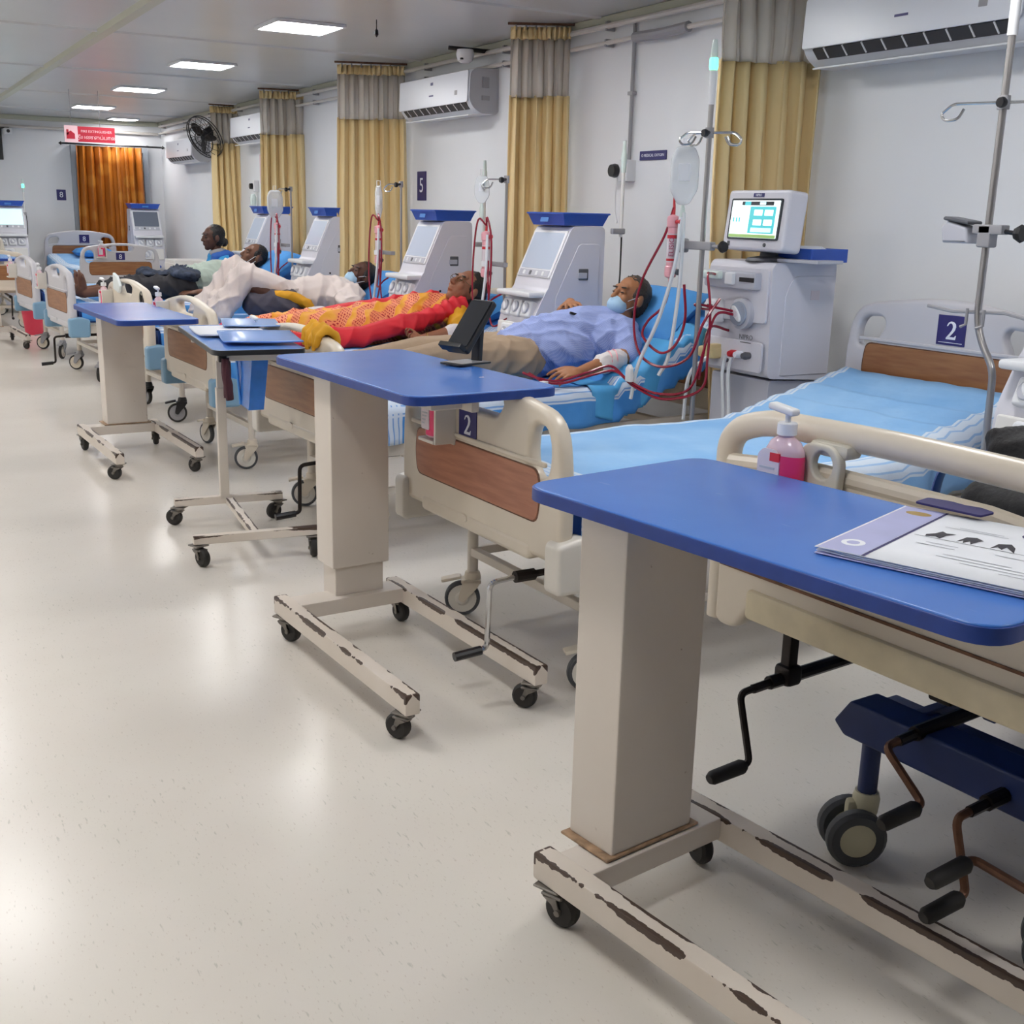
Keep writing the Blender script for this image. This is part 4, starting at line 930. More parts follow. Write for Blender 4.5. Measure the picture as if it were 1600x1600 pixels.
# ------------------------------------------------------------------ console machine (between beds 2 and 3)
t = thing('dialysis_machine', 'boxy white dialysis console with lit touchscreen beside bed 2', 'machine', (3.33, 3.92, 0), 0, 'white dialysis machines')
w = .205
part('upper_body', MB().prism(rpoly([(0.015, .72), (.36, .70), (.36, 1.205), (.02, 1.205), (-.0, 1.18)], [.03, .02, .02, .02, .03], 3), -w, w, 'y'), M['lav'], t, 40)
part('lower_cabinet', MB().prism(rpoly([(.04, .12), (.35, .12), (.35, .695), (.04, .71)], .015, 2), -w+.015, w-.015, 'y'), M['mgrey'], t, 40)
part('base', MB().box((.18, 0, .1), (.44, .42, .05), None, .015), M['mgrey'], t)
for x in (.0, .36):
    for y in (-.15, .15): small_castor(t, x, y, .5)
part('side_door', MB().solid([rpoly([(-.11, -.22), (.165, -.22), (.165, .2), (-.07, .2), (-.11, .12)], [.01, .01, .02, .03, .03], 3)], .006, .002, frame((.19, -w-.001, .95), (1, 0, 0), (0, 0, 1), (0, -1, 0))), M['lav'], t)
part('side_sticker', MB().solid([rrect(0, .05, .1, .14, .002)], .009, .001, frame((.22, -w-.001, .95), (1, 0, 0), (0, 0, 1), (0, -1, 0))), M['label'], t)
part('front_bezel', MB().solid([rrect(-w+.012, w-.012, -.03, .2, .02)], .012, .004, onX(-.002, 0, .98)), M['lav'], t)
sy = part('syringe_pump', MB().box((-.02, .02, 1.125), (.05, .34, .075), None, .012), M['mgrey'], t)
put('syringe_slot', MB().box((-.047, -.1, 1.13), (.004, .09, .018)).mesh('syringe_slot'), M['black'], sy)
put('air_detector', MB().box((-.05, .12, 1.14), (.04, .12, .035), None, .01).mesh('air_detector'), M['lampglass'], sy)
put('slider', MB().box((-.05, .0, 1.13), (.03, .05, .05), None, .006).mesh('slider'), M['white'], sy)
pm = part('blood_pump', MB().lathe([(.066, 0), (.066, -.03), (.05, -.035), (.0001, -.035)], (-.002, -.055, .985), 'x', 26), M['mgrey'], t)
put('rotor_cover', MB().lathe([(.052, -.036), (.05, -.045), (.0001, -.048)], (-.002, -.055, .985), 'x', 24).mesh('rotor_cover'), mat('rotor_clear', '9aa3b3', .15, spec=.7), pm)
put('rotor', MB().solid([ell(.016, .042, 0, 0, 16)], .012, .004, onX(-.052, -.055, .985) @ Matrix.Rotation(.7, 4, 'Z')).mesh('rotor'), M['white'], pm)
put('pump_knob', MB().lathe([(.014, -.05), (.014, -.06), (.0001, -.062)], (-.002, -.055, .985), 'x', 14).mesh('pump_knob'), M['label'], pm)
part('pressure_module', MB().box((-.025, .12, .985), (.06, .075, .1), None, .01), M['white'], t)
part('module_mark', MB().box((-.057, .12, 1.0), (.003, .035, .025)), M['dgrey'], t)
part('port_panel', MB().solid([rrect(-w+.02, w-.02, -.1, .03, .02)], .012, .004, onX(-.004, 0, .84)), M['lav'], t)
for y, c_ in ((.0, 'red2'), (-.04, 'ink'), (-.09, 'dgrey')): part('coupling', MB().lathe([(.014, 0), (.017, -.03), (.012, -.045)], (-.004, y-.02, .81), 'x', 14), M[c_], t)
part('coupling', MB().lathe([(.009, 0), (.009, -.02)], (-.004, .03, .775), 'x', 12), M['dgrey'], t)
part('bicarbonate_holder', MB().box((-.03, .13, .80), (.06, .11, .05), None, .012).box((-.03, .1, .825), (.07, .04, .03), None, .006), mat('brass_pale', 'cbb98a', .4), t)
part('maker_name', MB().text('NIPRO', .03, onX(-.01, -.08, .885)).solid([rrect(-.035, .035, -.002, .002, .0005)], .001, 0, onX(-.01, -.08, .863)), M['dgrey'], t, 0)
for y in (.02, -.02): part('drain_hose', MB().tube(crom([(-.03, y, .8), (-.035, y+.01, .72), (-.03, y, .6), (-.01, y, .4)]), .008, 8), M['tube'], t)
mo = thing('monitor', 'tilted touchscreen monitor glowing cyan on the console machine', 'monitor', (3.37, 3.86, 1.205), R(-3))
th = .1
def MT(x, y, z): return FX(x, z, th) @ Matrix.Translation((-y, 0, 0))
part('housing', MB().solid([rrect(-.205, .205, -.125, .125, .022)], .10, .012, MT(.02, 0, .165)), M['lav'], mo)
part('bezel', MB().solid([rrect(-.17, .172, -.072, .098, .01)], .006, .001, MT(-.033, 0, .161)), M['scrd'], mo)
sc = part('screen', MB().solid([rrect(-.158, .16, -.064, .09, .004)], .004, 0, MT(-.0355, 0, .161)), M['scrw'], mo)
def tile(x0, x1, y0, y1, m_, nm='screen_tile', d=.0382): put(nm, MB().solid([rrect(x0, x1, y0, y1, .003)], .002, 0, MT(-d, 0, .161)).mesh(nm, 0), M[m_], sc)
tile(-.03, .14, -.045, .065, 'scrt'); tile(-.09, .12, .07, .086, 'scrd', 'status_bar', .0384); tile(-.07, -.03, .07, .086, 'scrt', 'status_icon', .0388); tile(.03, .07, .072, .084, 'scr', 'status_icon', .0388)
for i in range(2):
    for j in range(2): tile(.0+.07*i, .055+.07*i, .028-.04*j, .052-.04*j, 'scrw', 'value_box', .039)
tile(-.01, .125, -.04, -.022, 'scr', 'value_box', .039)
tile(-.155, .157, -.063, -.05, 'scrg', 'menu_bar', .0384)
for i in range(3): tile(-.14+.02*i, -.133+.02*i, -.0, .02, 'scrt', 'scale_mark', .0384)
part('name_badge', MB().solid([rrect(-.03, .04, .104, .12, .002)], .003, 0, MT(-.0312, 0, .161)), M['plate'], mo)
part('badge_text', MB().text('NIPRO', .014, MT(-.0335, 0, .161) @ Matrix.Translation((.005, .112, 0))), M['ink'], mo, 0)
part('power_button', MB().solid([ell(.008, .008, .09, -.095, 12), ], .006, .001, MT(-.032, 0, .165)).solid([rrect(-.165, -.15, -.105, -.085, .002)], .004, 0, MT(-.032, 0, .165)), M['dgrey'], mo)
part('stand', MB().lathe([(.1, 0), (.09, .012), (.04, .02), (.035, .05)], (.06, 0, .002), 'z', 24, 1, 1), M['dgrey'], mo)
tr = thing('equipment_tray', 'blue tray with white packets behind the lit monitor', 'tray', (3.57, 3.79, 1.207), 0, 'blue plastic trays on the machines')
part('tray_body', MB().box((0, 0, .006), (.2, .3, .008), None, .003).box((-.1, 0, .03), (.006, .3, .055), None, .002).box((.1, 0, .03), (.006, .3, .055), None, .002).box((0, -.15, .03), (.2, .006, .055), None, .002).box((0, .15, .03), (.2, .006, .055), None, .002), M['blue'], tr)
one('packet', MB().prism([(-.08, .0), (.1, 0), (.1, .02), (.02, .03), (-.05, .055)], -.08, .06, 'y'), M['paper'], 'white paper packet lying in the blue tray behind the monitor', 'packet', None, (3.57, 3.72, 1.22))
one('notebook', MB().box((0, 0, .008), (.16, .22, .014), None, .003), M['mgrey'], 'thin grey folder under the tray on the console machine', 'folder', None, (3.48, 3.66, 1.206), R(6))
# red tubing of the console machine
X0 = 3.08
blood_set('dark red blood tubing looping between console machine and checked-shirt man', [
    [(X0+.02, 4.11, 1.42), (X0-.0, 4.14, 1.3), (X0-.03, 4.25, 1.1), (X0-.04, 4.28, .92), (X0-.04, 4.22, .78), (X0-.02, 4.08, .74), (X0, 3.92, .8), (X0+.02, 3.86, .95), (X0+.1, 3.86, 1.05)],
    [(X0+.02, 4.11, 1.08), (X0-.0, 4.12, 1.0), (X0-.02, 4.2, .93), (X0-.03, 4.22, .86), (X0-.02, 4.1, .8), (X0+0, 4.02, .84), (X0+.03, 4.0, .95), (X0+.03, 4.02, 1.1)],
    [(X0+.21, 4.02, 1.14), (X0+.12, 3.96, 1.15), (X0+.06, 3.90, 1.14), (X0+.06, 3.87, 1.0), (X0+.07, 3.88, .8), (X0+.06, 3.9, .66), (X0-.02, 4.05, .6), (X0-.08, 4.2, .64), (X0-.13, 4.28, .70), (X0-.22, 4.33, .68), (X0-.36, 4.36, .645), (X0-.46, 4.36, .66), (X0-.5, 4.42, .69)],
    [(X0+.2, 3.87, .98), (X0+.12, 3.9, .98), (X0+.07, 3.9, .85), (X0+.04, 3.95, .66), (X0-.03, 4.08, .62), (X0-.09, 4.22, .66), (X0-.14, 4.3, .72), (X0-.23, 4.35, .69), (X0-.37, 4.37, .655), (X0-.47, 4.38, .67), (X0-.52, 4.44, .69)],
    [(X0+.19, 4.02, .99), (X0+.1, 3.98, 1.0), (X0+.06, 3.96, 1.02), (X0+.22, 3.87, .99)],
    [(X0+.265, 3.98, .9), (X0+.14, 3.96, .92), (X0+.08, 3.92, .82), (X0+.07, 3.93, .7)]], .006,
    clear=[[(X0+.02, 4.06, 1.38), (X0+.0, 4.05, 1.2), (X0-.02, 4.12, .95), (X0-.06, 4.2, .74), (X0-.08, 4.22, .58)],
           [(X0+.03, 4.05, 1.4), (X0+.02, 4.04, 1.1), (X0+.0, 4.06, .8), (X0-.02, 4.1, .7)],
           [(X0+.2, 4.04, .78), (X0+.12, 4.06, .7), (X0+.1, 4.06, .5)]])
one('tube_clamp', MB().solid([rpoly([(-.02, -.03), (.02, -.03), (.02, .03), (.0, .05), (-.02, .03)], .006, 3)], .02, .004, onX(X0-.1, 4.21, .69)), M['white'], 'white clamp on the red tubing beside the bed', 'clamp')
# ------------------------------------------------------------------ air conditioners
def aircon(label, y0, y1, zb, seed=0, h=.29, open_=True, remote=True):
    t = thing('air_conditioner', label, 'air conditioner', (XR, (y0+y1)/2, zb), 0, 'white wall air conditioners'); L = (y1-y0)/2
    prof = rpoly([(0, .02), (0, h), (-.17, h), (-.215, h-.03), (-.225, .09), (-.19, .035), (-.13, .0), (-.02, 0)], [.005, .01, .02, .03, .03, .02, .02, .01], 3)
    part('body', MB().prism(prof, -L, L, 'y'), M['acw'], t, 40)
    fp = part('front_panel', MB().solid([rrect(-L+.008, L-.008, -.115, .09, .015)], .01, .003, FX(-.226, .185, .04)), M['acw'], t)
    part('outlet', MB().solid([rrect(-L+.06, L-.06, -.028, .028, .006)], .012, .001, FX(-.198, .052, -.75)), M['acd'], t)
    for i in range(9): part('vane', MB().solid([rrect(-.0035, .0035, -.026, .026, .001)], .012, .001, FX(-.203, .052, -.75) @ Matrix.Translation((-L+.13+i*(2*L-.26)/8, 0, 0))), M['white'], t)
    part('flap', MB().box((-.165, 0, -.004), (.075, 2*L-.1, .008), Matrix.Rotation(R(-8 if open_ else -20), 3, 'Y'), .003), M['white'], t)
    part('display', MB().solid([rrect(L-.2, L-.16, -.06, -.03, .003)], .013, .001, FX(-.226, .185, .04)), M['grey'], t)
    part('badge', MB().solid([rrect(-.02, .02, .03, .05, .002)], .013, .001, FX(-.226, .185, .04)).solid([rrect(-.04, .03, -.045, -.035, .001)], .013, .001, FX(-.226, .185, .04)), M['plate'], t)
    part('end_cap', MB().prism([(p[0], p[1]) for p in prof], -L-.006, -L, 'y'), M['acg'], t, 40)
    part('end_grille', MB().box((-.1, -L-.008, .2), (.05, .006, .07), None, .002), M['grey'], t)
    part('rating_plate', MB().box((-.1, -L-.008, .1), (.06, .006, .03), None, .002), M['grey'], t)
    return t
aircon('large white air conditioner at the top right picture corner', 2.95, 4.08, 2.03)
aircon('white air conditioner above the wall sign numbered 5', 7.28, 8.42, 2.03)
aircon('white air conditioner half hidden behind the fourth yellow curtain', 11.55, 12.95, 2.03)
aircon('farthest white air conditioner behind the black wall fan', 14.65, 15.95, 1.9)
# wall fan
t = thing('wall_fan', 'black round wall fan in front of the farthest air conditioner', 'fan', (XR, 13.5, 2.1))
Tf = Matrix.Translation((-.38, -.02, .02)) @ Matrix.Rotation(R(-62), 4, 'Z') @ Matrix.Rotation(R(28), 4, 'X')
def ringpts(r, y, n=28): return [Tf @ Vector((r*math.cos(2*math.pi*i/n), y, r*math.sin(2*math.pi*i/n))) for i in range(n+1)]
for r, y in ((.24, 0), (.24, .03), (.16, -.045), (.08, -.055)): part('guard_ring', MB().tube(ringpts(r, y), .006, 6), M['black'], t)
for i in range(16):
    a = 2*math.pi*i/16; part('guard_wire', MB().tube([Tf @ Vector((.03*math.cos(a), -.06, .03*math.sin(a))), Tf @ Vector((.16*math.cos(a), -.045, .16*math.sin(a))), Tf @ Vector((.24*math.cos(a), 0, .24*math.sin(a))), Tf @ Vector((.1*math.cos(a), .08, .1*math.sin(a)))], .003, 5), M['black'], t)
for i in range(3): part('blade', MB().solid([ell(.085, .05, .11, 0, 18)], .006, .002, Tf @ Matrix.Rotation(R(90), 4, 'X') @ Matrix.Rotation(i*2.094, 4, 'Z') @ Matrix.Rotation(.35, 4, 'X')), M['blackm'], t)
part('motor', MB().lathe([(.03, -.02), (.075, .05), (.075, .15), (.05, .18), (.0001, .19)], (0, 0, 0), 'y', 18), M['black'], t).matrix_local = Tf
part('bracket', MB().tube([Tf @ Vector((0, .15, 0)), Vector((-.12, .03, -.02)), Vector((-.0, .03, -.02))], .02, 8), M['black'], t)
# ------------------------------------------------------------------ ward curtains
def ward_curtain(label, x, y, width, rot, folds, seed, zb=.35, sway=0.0, flare=.1):
    t = thing('ward_curtain', label, 'curtain', (x, y, 0), rot, 'yellow ward curtains')
    z1, z2, z3 = ZC-.03, ZC-.10, ZC-.43
    cloth_part('heading_band', pleated(width, z2, z1, folds*2, .03, seed, 3), MATS['curtain_yellow'], t)
    cloth_part('netting', pleated(width, z3, z2+.004, folds, .04, seed, 4), M['net'], t, .002)
    cloth_part('fabric', pleated(width*1.02, zb, z3+.012, folds, .046, seed, 16, flare, None, sway), MATS['curtain_yellow'], t)
    part('curtain_track', MB().box((0, 0, ZC-.012), (width+.04, .022, .014), None, .003), M['rust'], t)
    for i in range(int(folds)): part('glider', MB().box((-width/2+(i+.5)*width/folds, 0, ZC-.033), (.012, .02, .03), None, .003), M['grey'], t)
    return t
ward_curtain('widest pale yellow curtain, between the mid-wall air conditioner and the lying man', 3.65, 8.80, .52, R(-22), 7, 11, flare=.12)
ward_curtain('yellow curtain right of the mid-wall air conditioner', 3.735, 6.36, .36, R(-30), 6, 12, flare=.08, sway=.02)
ward_curtain('yellow curtain beside the large corner air conditioner, behind the lit monitor', 3.70, 4.26, .47, R(-14), 6, 13, flare=-.06, sway=.05)
ward_curtain('yellow curtain behind the plump infusion bag', 3.78, 11.28, .46, R(-16), 6, 14, flare=.12)
ward_curtain('farthest yellow curtain, beside the black wall fan', 3.80, 13.45, .30, R(0), 5, 15, flare=.25, sway=.03)
# ================================================================== people
def V(*a): return Vector(a)
def rotm(s, u, f): return Matrix((s, u, f)).transposed()
def head_geo(b, c, U, F, s=1.0):
    U = U.normalized(); F = (F-U*F.dot(U)).normalized(); S = U.cross(F); Rm = rotm(S, U, F)
    q = lambda x, y, z: c+(S*x+U*y+F*z)*s
    sc = lambda *r: tuple(v*s for v in r)
    sph(b, q(0, .022, -.014), sc(.074, .092, .094), Rm, 18)
    sph(b, q(0, -.035, .03), sc(.060, .072, .058), Rm, 16)
    sph(b, q(0, -.092, .052), sc(.026, .024, .026), Rm)
    sph(b, q(0, .034, .066), sc(.052, .018, .02), Rm)
    for e in (-1, 1):
        sph(b, q(e*.034, -.025, .062), sc(.024, .026, .02), Rm)
        sph(b, q(e*.077, -.008, -.008), sc(.011, .032, .02), Rm)
        sph(b, q(e*.031, .006, .072), sc(.016, .011, .012), Rm)
    cone(b, q(0, .012, .084), .0085*s, q(0, -.026, .104), .0125*s)
    for e in (-1, 1): sph(b, q(e*.011, -.03, .094), sc(.008, .008, .009), Rm)
    sph(b, q(0, -.053, .086), sc(.023, .0065, .009), Rm); sph(b, q(0, -.066, .083), sc(.02, .007, .009), Rm)
    return q, Rm, S, U, F
def hand_geo(b, wrist, d, nrm, thumb, s=1.0, curl=.35):
    """wrist point, direction of the fingers, back-of-hand normal, thumb side vector"""
    d = d.normalized(); nrm = (nrm-d*nrm.dot(d)).normalized(); t = d.cross(nrm)
    if t.dot(thumb) < 0: t = -t
    palm = wrist+d*.048*s
    Rm = rotm(t, nrm, d); sph(b, palm, (.040*s, .0145*s, .050*s), Rm)
    cone(b, wrist-d*.02*s, .025*s, wrist+d*.03*s, .021*s)
    for k, (o, L) in enumerate(((.033, .068), (.0115, .078), (-.0105, .073), (-.032, .057))):
        a = wrist+(d*.082+t*o)*s; c = curl+.08*k; fd = (d+t*o*4.5).normalized()
        d1 = (fd*math.cos(c*.6)-nrm*math.sin(c*.6)); d2 = (fd*math.cos(c*1.6)-nrm*math.sin(c*1.6)); d3 = (fd*math.cos(c*2.4)-nrm*math.sin(c*2.4))
        p1 = a+d1*L*.45*s; p2 = p1+d2*L*.32*s; p3 = p2+d3*L*.26*s
        chain(b, [a-d*.02*s, a, p1, p2, p3], [.0095*s, .0088*s, .0082*s, .0075*s, .0064*s])
    a = wrist+(d*.03+t*.03)*s; b1 = a+(d*.6+t*.7-nrm*.25).normalized()*.036*s; b2 = b1+(d*.85+t*.3-nrm*.3).normalized()*.03*s
    chain(b, [wrist+d*.015*s+t*.01*s, a, b1, b2], [.014*s, .0125*s, .0105*s, .0082*s])
def foot_geo(b, ankle, toe, up, s=1.0):
    toe = toe.normalized(); up = (up-toe*up.dot(toe)).normalized(); side = toe.cross(up)
    cone(b, ankle, .036*s, ankle-up*.03*s+toe*.03*s, .036*s); sph(b, ankle-up*.045*s-toe*.03*s, (.032*s,)*3)
    chain(b, [ankle-up*.045*s-toe*.03*s, ankle-up*.055*s+toe*.08*s, ankle-up*.06*s+toe*.14*s], [.032*s, .034*s, .028*s])
    for k in range(5):
        o = (k-2)*.0165*s; cone(b, ankle-up*.06*s+toe*.135*s+side*o, .011*s, ankle-up*.062*s+toe*(.185-.008*abs(k-.6))*s+side*o*1.1, .0095*s if k else .012*s)
def features(p, q, Rm, s=1.0, lens=False, closed=True, brow=None):
    for e in (-1, 1):
        m = MB(); sph(m, q(e*.031, .003, .0815), (.0125*s, .0028*s if closed else .006*s, .006*s), Rm); part('eye', m, M['hairb'], p)
        m = MB(); sph(m, q(e*.032, .028, .0815), (.02*s, .0042*s, .007*s), Rm); part('eyebrow', m, brow or M['hairb'], p)
def mask_part(p, q, S, U, F, Rm, s=1.0, low=0.0):
    m = MB(); sph(m, q(0, -.058-low, .058-low*.3), (.058*s, .048*s, .05*s), Rm, 20)
    sph(m, q(0, -.035-low, .085-low*.4), (.022*s, .022*s, .026*s), Rm)
    o = put('face_mask', remesh(m, .006, 3, name='face_mask'), M['mask'], p)
    for e in (-1, 1):
        put('ear_loop', MB().tube([q(e*.05, -.035-low, .055), q(e*.074, -.0, .02), q(e*.083, .005, -.012)], .002, 5).tube([q(e*.055, -.075-low, .045), q(e*.077, -.03, .0), q(e*.083, -.025, -.015)], .002, 5).mesh('ear_loop'), M['white'], o)
def hair_part(p, q, Rm, m_, s=1.0, extra=None, kind='short'):
    m = MB()
    sph(m, q(0, .036, -.028), (.0795*s, .087*s, .09*s), Rm, 20)
    sph(m, q(0, -.01, -.05), (.07*s, .075*s, .062*s), Rm, 18)
    for e in (-1, 1): sph(m, q(e*.06, .02, .0), (.018*s, .045*s, .035*s), Rm)
    if kind == 'long': sph(m, q(0, -.03, -.075), (.06*s, .07*s, .05*s), Rm)
    if kind == 'bun': sph(m, q(0, -.035, -.115), (.04*s, .04*s, .035*s), Rm); sph(m, q(0, -.02, -.07), (.055*s, .05*s, .05*s), Rm)
    if extra: extra(m, q)
    return put('hair', remesh(m, .006, 3, .0025, 55, name='hair'), m_, p)
def cloth(p, name, builder, m_, vox=.010, smooth=4, disp=.008, ds=9, seed=1):
    m = MB(); builder(m); return put(name, remesh(m, vox, smooth, disp, ds, seed, name), m_, p)
def person(label, build, skin, vox=.0065, group=None):
    b = MB(); info = build(b)
    me = remesh(b, vox, 2, name='person'); o = put('person', me, skin); tag(o, label, 'person', group); return o, info

# ---- man in the checked blue shirt on bed 3
HC, U, F = V(3.345, 4.76, .985), V(.36, .02, .93), V(-.93, -.12, .34)
def b3(b):
    r = head_geo(b, HC, U, F, 1.0)
    chain(b, [V(3.30, 4.765, .90), V(3.24, 4.78, .84), V(3.08, 4.79, .80), V(2.85, 4.80, .745), V(2.70, 4.80, .725)], [.058, .075, .115, .12, .11])
    chain(b, [V(3.23, 4.62, .835), V(3.175, 4.515, .735), V(3.03, 4.455, .715), V(2.86, 4.42, .685)], [.055, .044, .041, .027])
    hand_geo(b, V(2.86, 4.42, .685), V(-1, .03, -.04), V(.1, -.35, .9), V(0, 1, 0), 1.05, .3)
    chain(b, [V(3.23, 4.96, .835), V(3.13, 5.08, .76), V(3.11, 5.0, .90), V(3.11, 4.93, .952)], [.055, .042, .036, .026])
    hand_geo(b, V(3.11, 4.93, .952), V(-.45, -1, -.02), V(-.1, .05, 1), V(-1, 0, 0), 1.0, .22)
    for e, yk in ((-1, 4.70), (1, 4.90)):
        chain(b, [V(2.70, 4.80+e*.09, .715), V(2.27, yk, .735), V(1.90, yk+.01, .675)], [.085, .058, .04]); foot_geo(b, V(1.88, yk+.01, .67), V(-.95, e*.2, .12), V(-.15, 0, 1))
    return r
P3, (q, Rm, S_, U_, F_) = person('man in checked blue shirt and khaki trousers lying on the third bed', b3, M['skin1'], .005)
features(P3, q, Rm, brow=M['hairg']); hair_part(P3, q, Rm, M['hairg']); mask_part(P3, q, S_, U_, F_, Rm)
def c3(m):
    chain(m, [V(3.235, 4.78, .845), V(3.10, 4.79, .805), V(2.90, 4.80, .765), V(2.74, 4.80, .725)], [.098, .142, .15, .142])
    sph(m, V(3.17, 4.79, .80), (.15, .235, .12), Matrix.Rotation(R(-22), 3, 'Y')); sph(m, V(2.93, 4.80, .755), (.22, .205, .135))
    chain(m, [V(3.235, 4.64, .835), V(3.195, 4.545, .77), V(3.185, 4.525, .752)], [.078, .071, .070])
    chain(m, [V(3.235, 4.94, .835), V(3.15, 5.03, .77)], [.078, .07])
cloth(P3, 'checked_shirt', c3, MATS['shirt_check'], .008, 4, .007, 9, 3)
cloth(P3, 'collar', lambda m: (chain(m, [V(3.25, 4.70, .868), V(3.21, 4.74, .915), V(3.22, 4.79, .915), V(3.25, 4.86, .87)], [.017, .015, .015, .017]),), MATS['shirt_check'], .007, 2, 0)
part('pocket_pen', MB().box((3.02, 4.72, .913), (.09, .014, .012), Matrix.Rotation(R(14), 3, 'Y'), .003), M['black'], P3)
def t3(m):
    sph(m, V(2.70, 4.80, .715), (.17, .2, .125))
    for e, yk in ((-1, 4.70), (1, 4.90)): chain(m, [V(2.70, 4.80+e*.09, .715), V(2.27, yk, .735), V(1.93, yk+.01, .685)], [.112, .083, .066])
cloth(P3, 'trousers', t3, M['khaki'], .008, 4, .009, 8, 5)
cloth(P3, 'arm_bandage', lambda m: chain(m, [V(3.10, 4.484, .722), V(2.99, 4.448, .71)], [.05, .047]), M['bandage'], .006, 2, .003, 30)
for a in (.25, .6): put('bandage_strap', MB().tube([V(3.10-.11*a, 4.484-.036*a, .724-.014*a)+V(.012*math.cos(t_), .051*math.cos(t_), .051*math.sin(t_)) for t_ in np.linspace(0, 6.28, 16)], .004, 5).mesh('bandage_strap'), M['pinkp'], P3)
# ---- woman in the red and orange saree on bed 4
HC, U, F = V(3.24, 6.34, .925), V(.66, .02, .74), V(-.72, -.2, .66)
def b4(b):
    r = head_geo(b, HC, U, F, 1.12)
    chain(b, [V(3.22, 6.385, .845), V(3.16, 6.39, .80), V(2.98, 6.39, .775), V(2.78, 6.4, .735), V(2.6, 6.4, .715)], [.05, .07, .1, .1, .11])
    chain(b, [V(3.14, 6.22, .785), V(3.07, 6.12, .71), V(2.95, 6.08, .685), V(2.83, 6.07, .67)], [.048, .038, .034, .023])
    hand_geo(b, V(2.83, 6.07, .67), V(-1, -.02, .0), V(.1, .6, -.8), V(0, 0, 1), .92, .75)
    chain(b, [V(3.14, 6.56, .785), V(3.02, 6.66, .7), V(2.8, 6.66, .68)], [.048, .036, .024]); hand_geo(b, V(2.8, 6.66, .68), V(-1, 0, 0), V(0, 0, 1), V(0, -1, 0), .9, .4)
    for e in (-1, 1):
        chain(b, [V(2.6, 6.4+e*.08, .71), V(2.2, 6.4+e*.09, .71), V(1.88, 6.4+e*.08, .67)], [.085, .055, .036]); foot_geo(b, V(1.88, 6.4+e*.08, .67), V(-.95, e*.2, .1), V(-.1, 0, 1), .9)
    return r
P4, (q, Rm, S_, U_, F_) = person('woman in red and orange saree lying on the fourth bed', b4, M['skin5'], .005)
features(P4, q, Rm, 1.12); hair_part(P4, q, Rm, M['hairb'], 1.13, lambda m, q: (sph(m, q(0, .0, -.085), (.075, .085, .06), Rm), sph(m, q(0, -.03, -.11), (.05, .055, .045), Rm)), 'long')
sp = part('spectacles', MB().tube([q(-.05+.05*math.cos(a), .004+.018*math.sin(a), .094) if 0 else q(.031+.021*math.cos(a), .004+.017*math.sin(a), .092) for a in np.linspace(0, 6.28, 14)], .0018, 5).tube([q(-.031+.021*math.cos(a), .004+.017*math.sin(a), .092) for a in np.linspace(0, 6.28, 14)], .0018, 5).tube([q(-.052, .008, .09), q(-.08, .006, -.0)], .0018, 5).tube([q(.052, .008, .09), q(.08, .006, -.0)], .0018, 5).tube([q(-.01, .008, .094), q(.01, .008, .094)], .0018, 5), M['lens'], P4)
m = MB(); sph(m, q(-.083, -.042, -.005), (.007, .007, .007)); part('earring', m, M['gold'], P4)
def c4(m):
    chain(m, [V(3.09, 6.39, .785), V(2.95, 6.39, .775), V(2.78, 6.4, .735), V(2.6, 6.4, .72)], [.11, .125, .125, .14])
    sph(m, V(3.06, 6.39, .775), (.13, .2, .1), Matrix.Rotation(R(-16), 3, 'Y')); sph(m, V(2.84, 6.4, .735), (.2, .19, .115)); sph(m, V(2.5, 6.4, .705), (.28, .22, .12))
    for e in (-1, 1): chain(m, [V(2.6, 6.4+e*.08, .71), V(2.2, 6.4+e*.09, .715), V(1.92, 6.4+e*.08, .685)], [.12, .095, .085])
    sph(m, V(2.1, 6.4, .68), (.2, .2, .07))
cloth(P4, 'saree', c4, MATS['saree'], .009, 5, .007, 8, 2)
cloth(P4, 'blouse_sleeve', lambda m: chain(m, [V(3.14, 6.235, .787), V(3.08, 6.135, .724)], [.068, .06]), M['yellow'], .008, 3, .004, 14)
cloth(P4, 'red_drape', lambda m: (chain(m, [V(3.16, 6.25, .835), V(3.02, 6.22, .80), V(2.84, 6.17, .755), V(2.62, 6.15, .715), V(2.4, 6.14, .675)], [.05, .055, .06, .06, .045]), chain(m, [V(3.12, 6.5, .855), V(2.96, 6.5, .855), V(2.75, 6.52, .81), V(2.5, 6.55, .77), V(2.3, 6.58, .74)], [.05, .05, .055, .06, .05]), chain(m, [V(3.16, 6.25, .83), V(3.16, 6.38, .85), V(3.12, 6.5, .845)], [.045, .035, .045]), chain(m, [V(2.5, 6.15, .68), V(2.3, 6.16, .67), V(2.1, 6.18, .66)], [.06, .07, .06])), M['red'], .009, 5, .010, 9, 4)
cloth(P4, 'elbow_dressing', lambda m: chain(m, [V(3.06, 6.112, .705), V(3.0, 6.09, .693)], [.045, .042]), M['bandage'], .006, 2, .002, 30)
m = MB(); m.tube([V(2.85, 6.07, .672)+V(.004*math.cos(a), .027*math.cos(a), .027*math.sin(a)) for a in np.linspace(0, 6.28, 14)], .003, 6); part('bangle', m, M['gold'], P4)
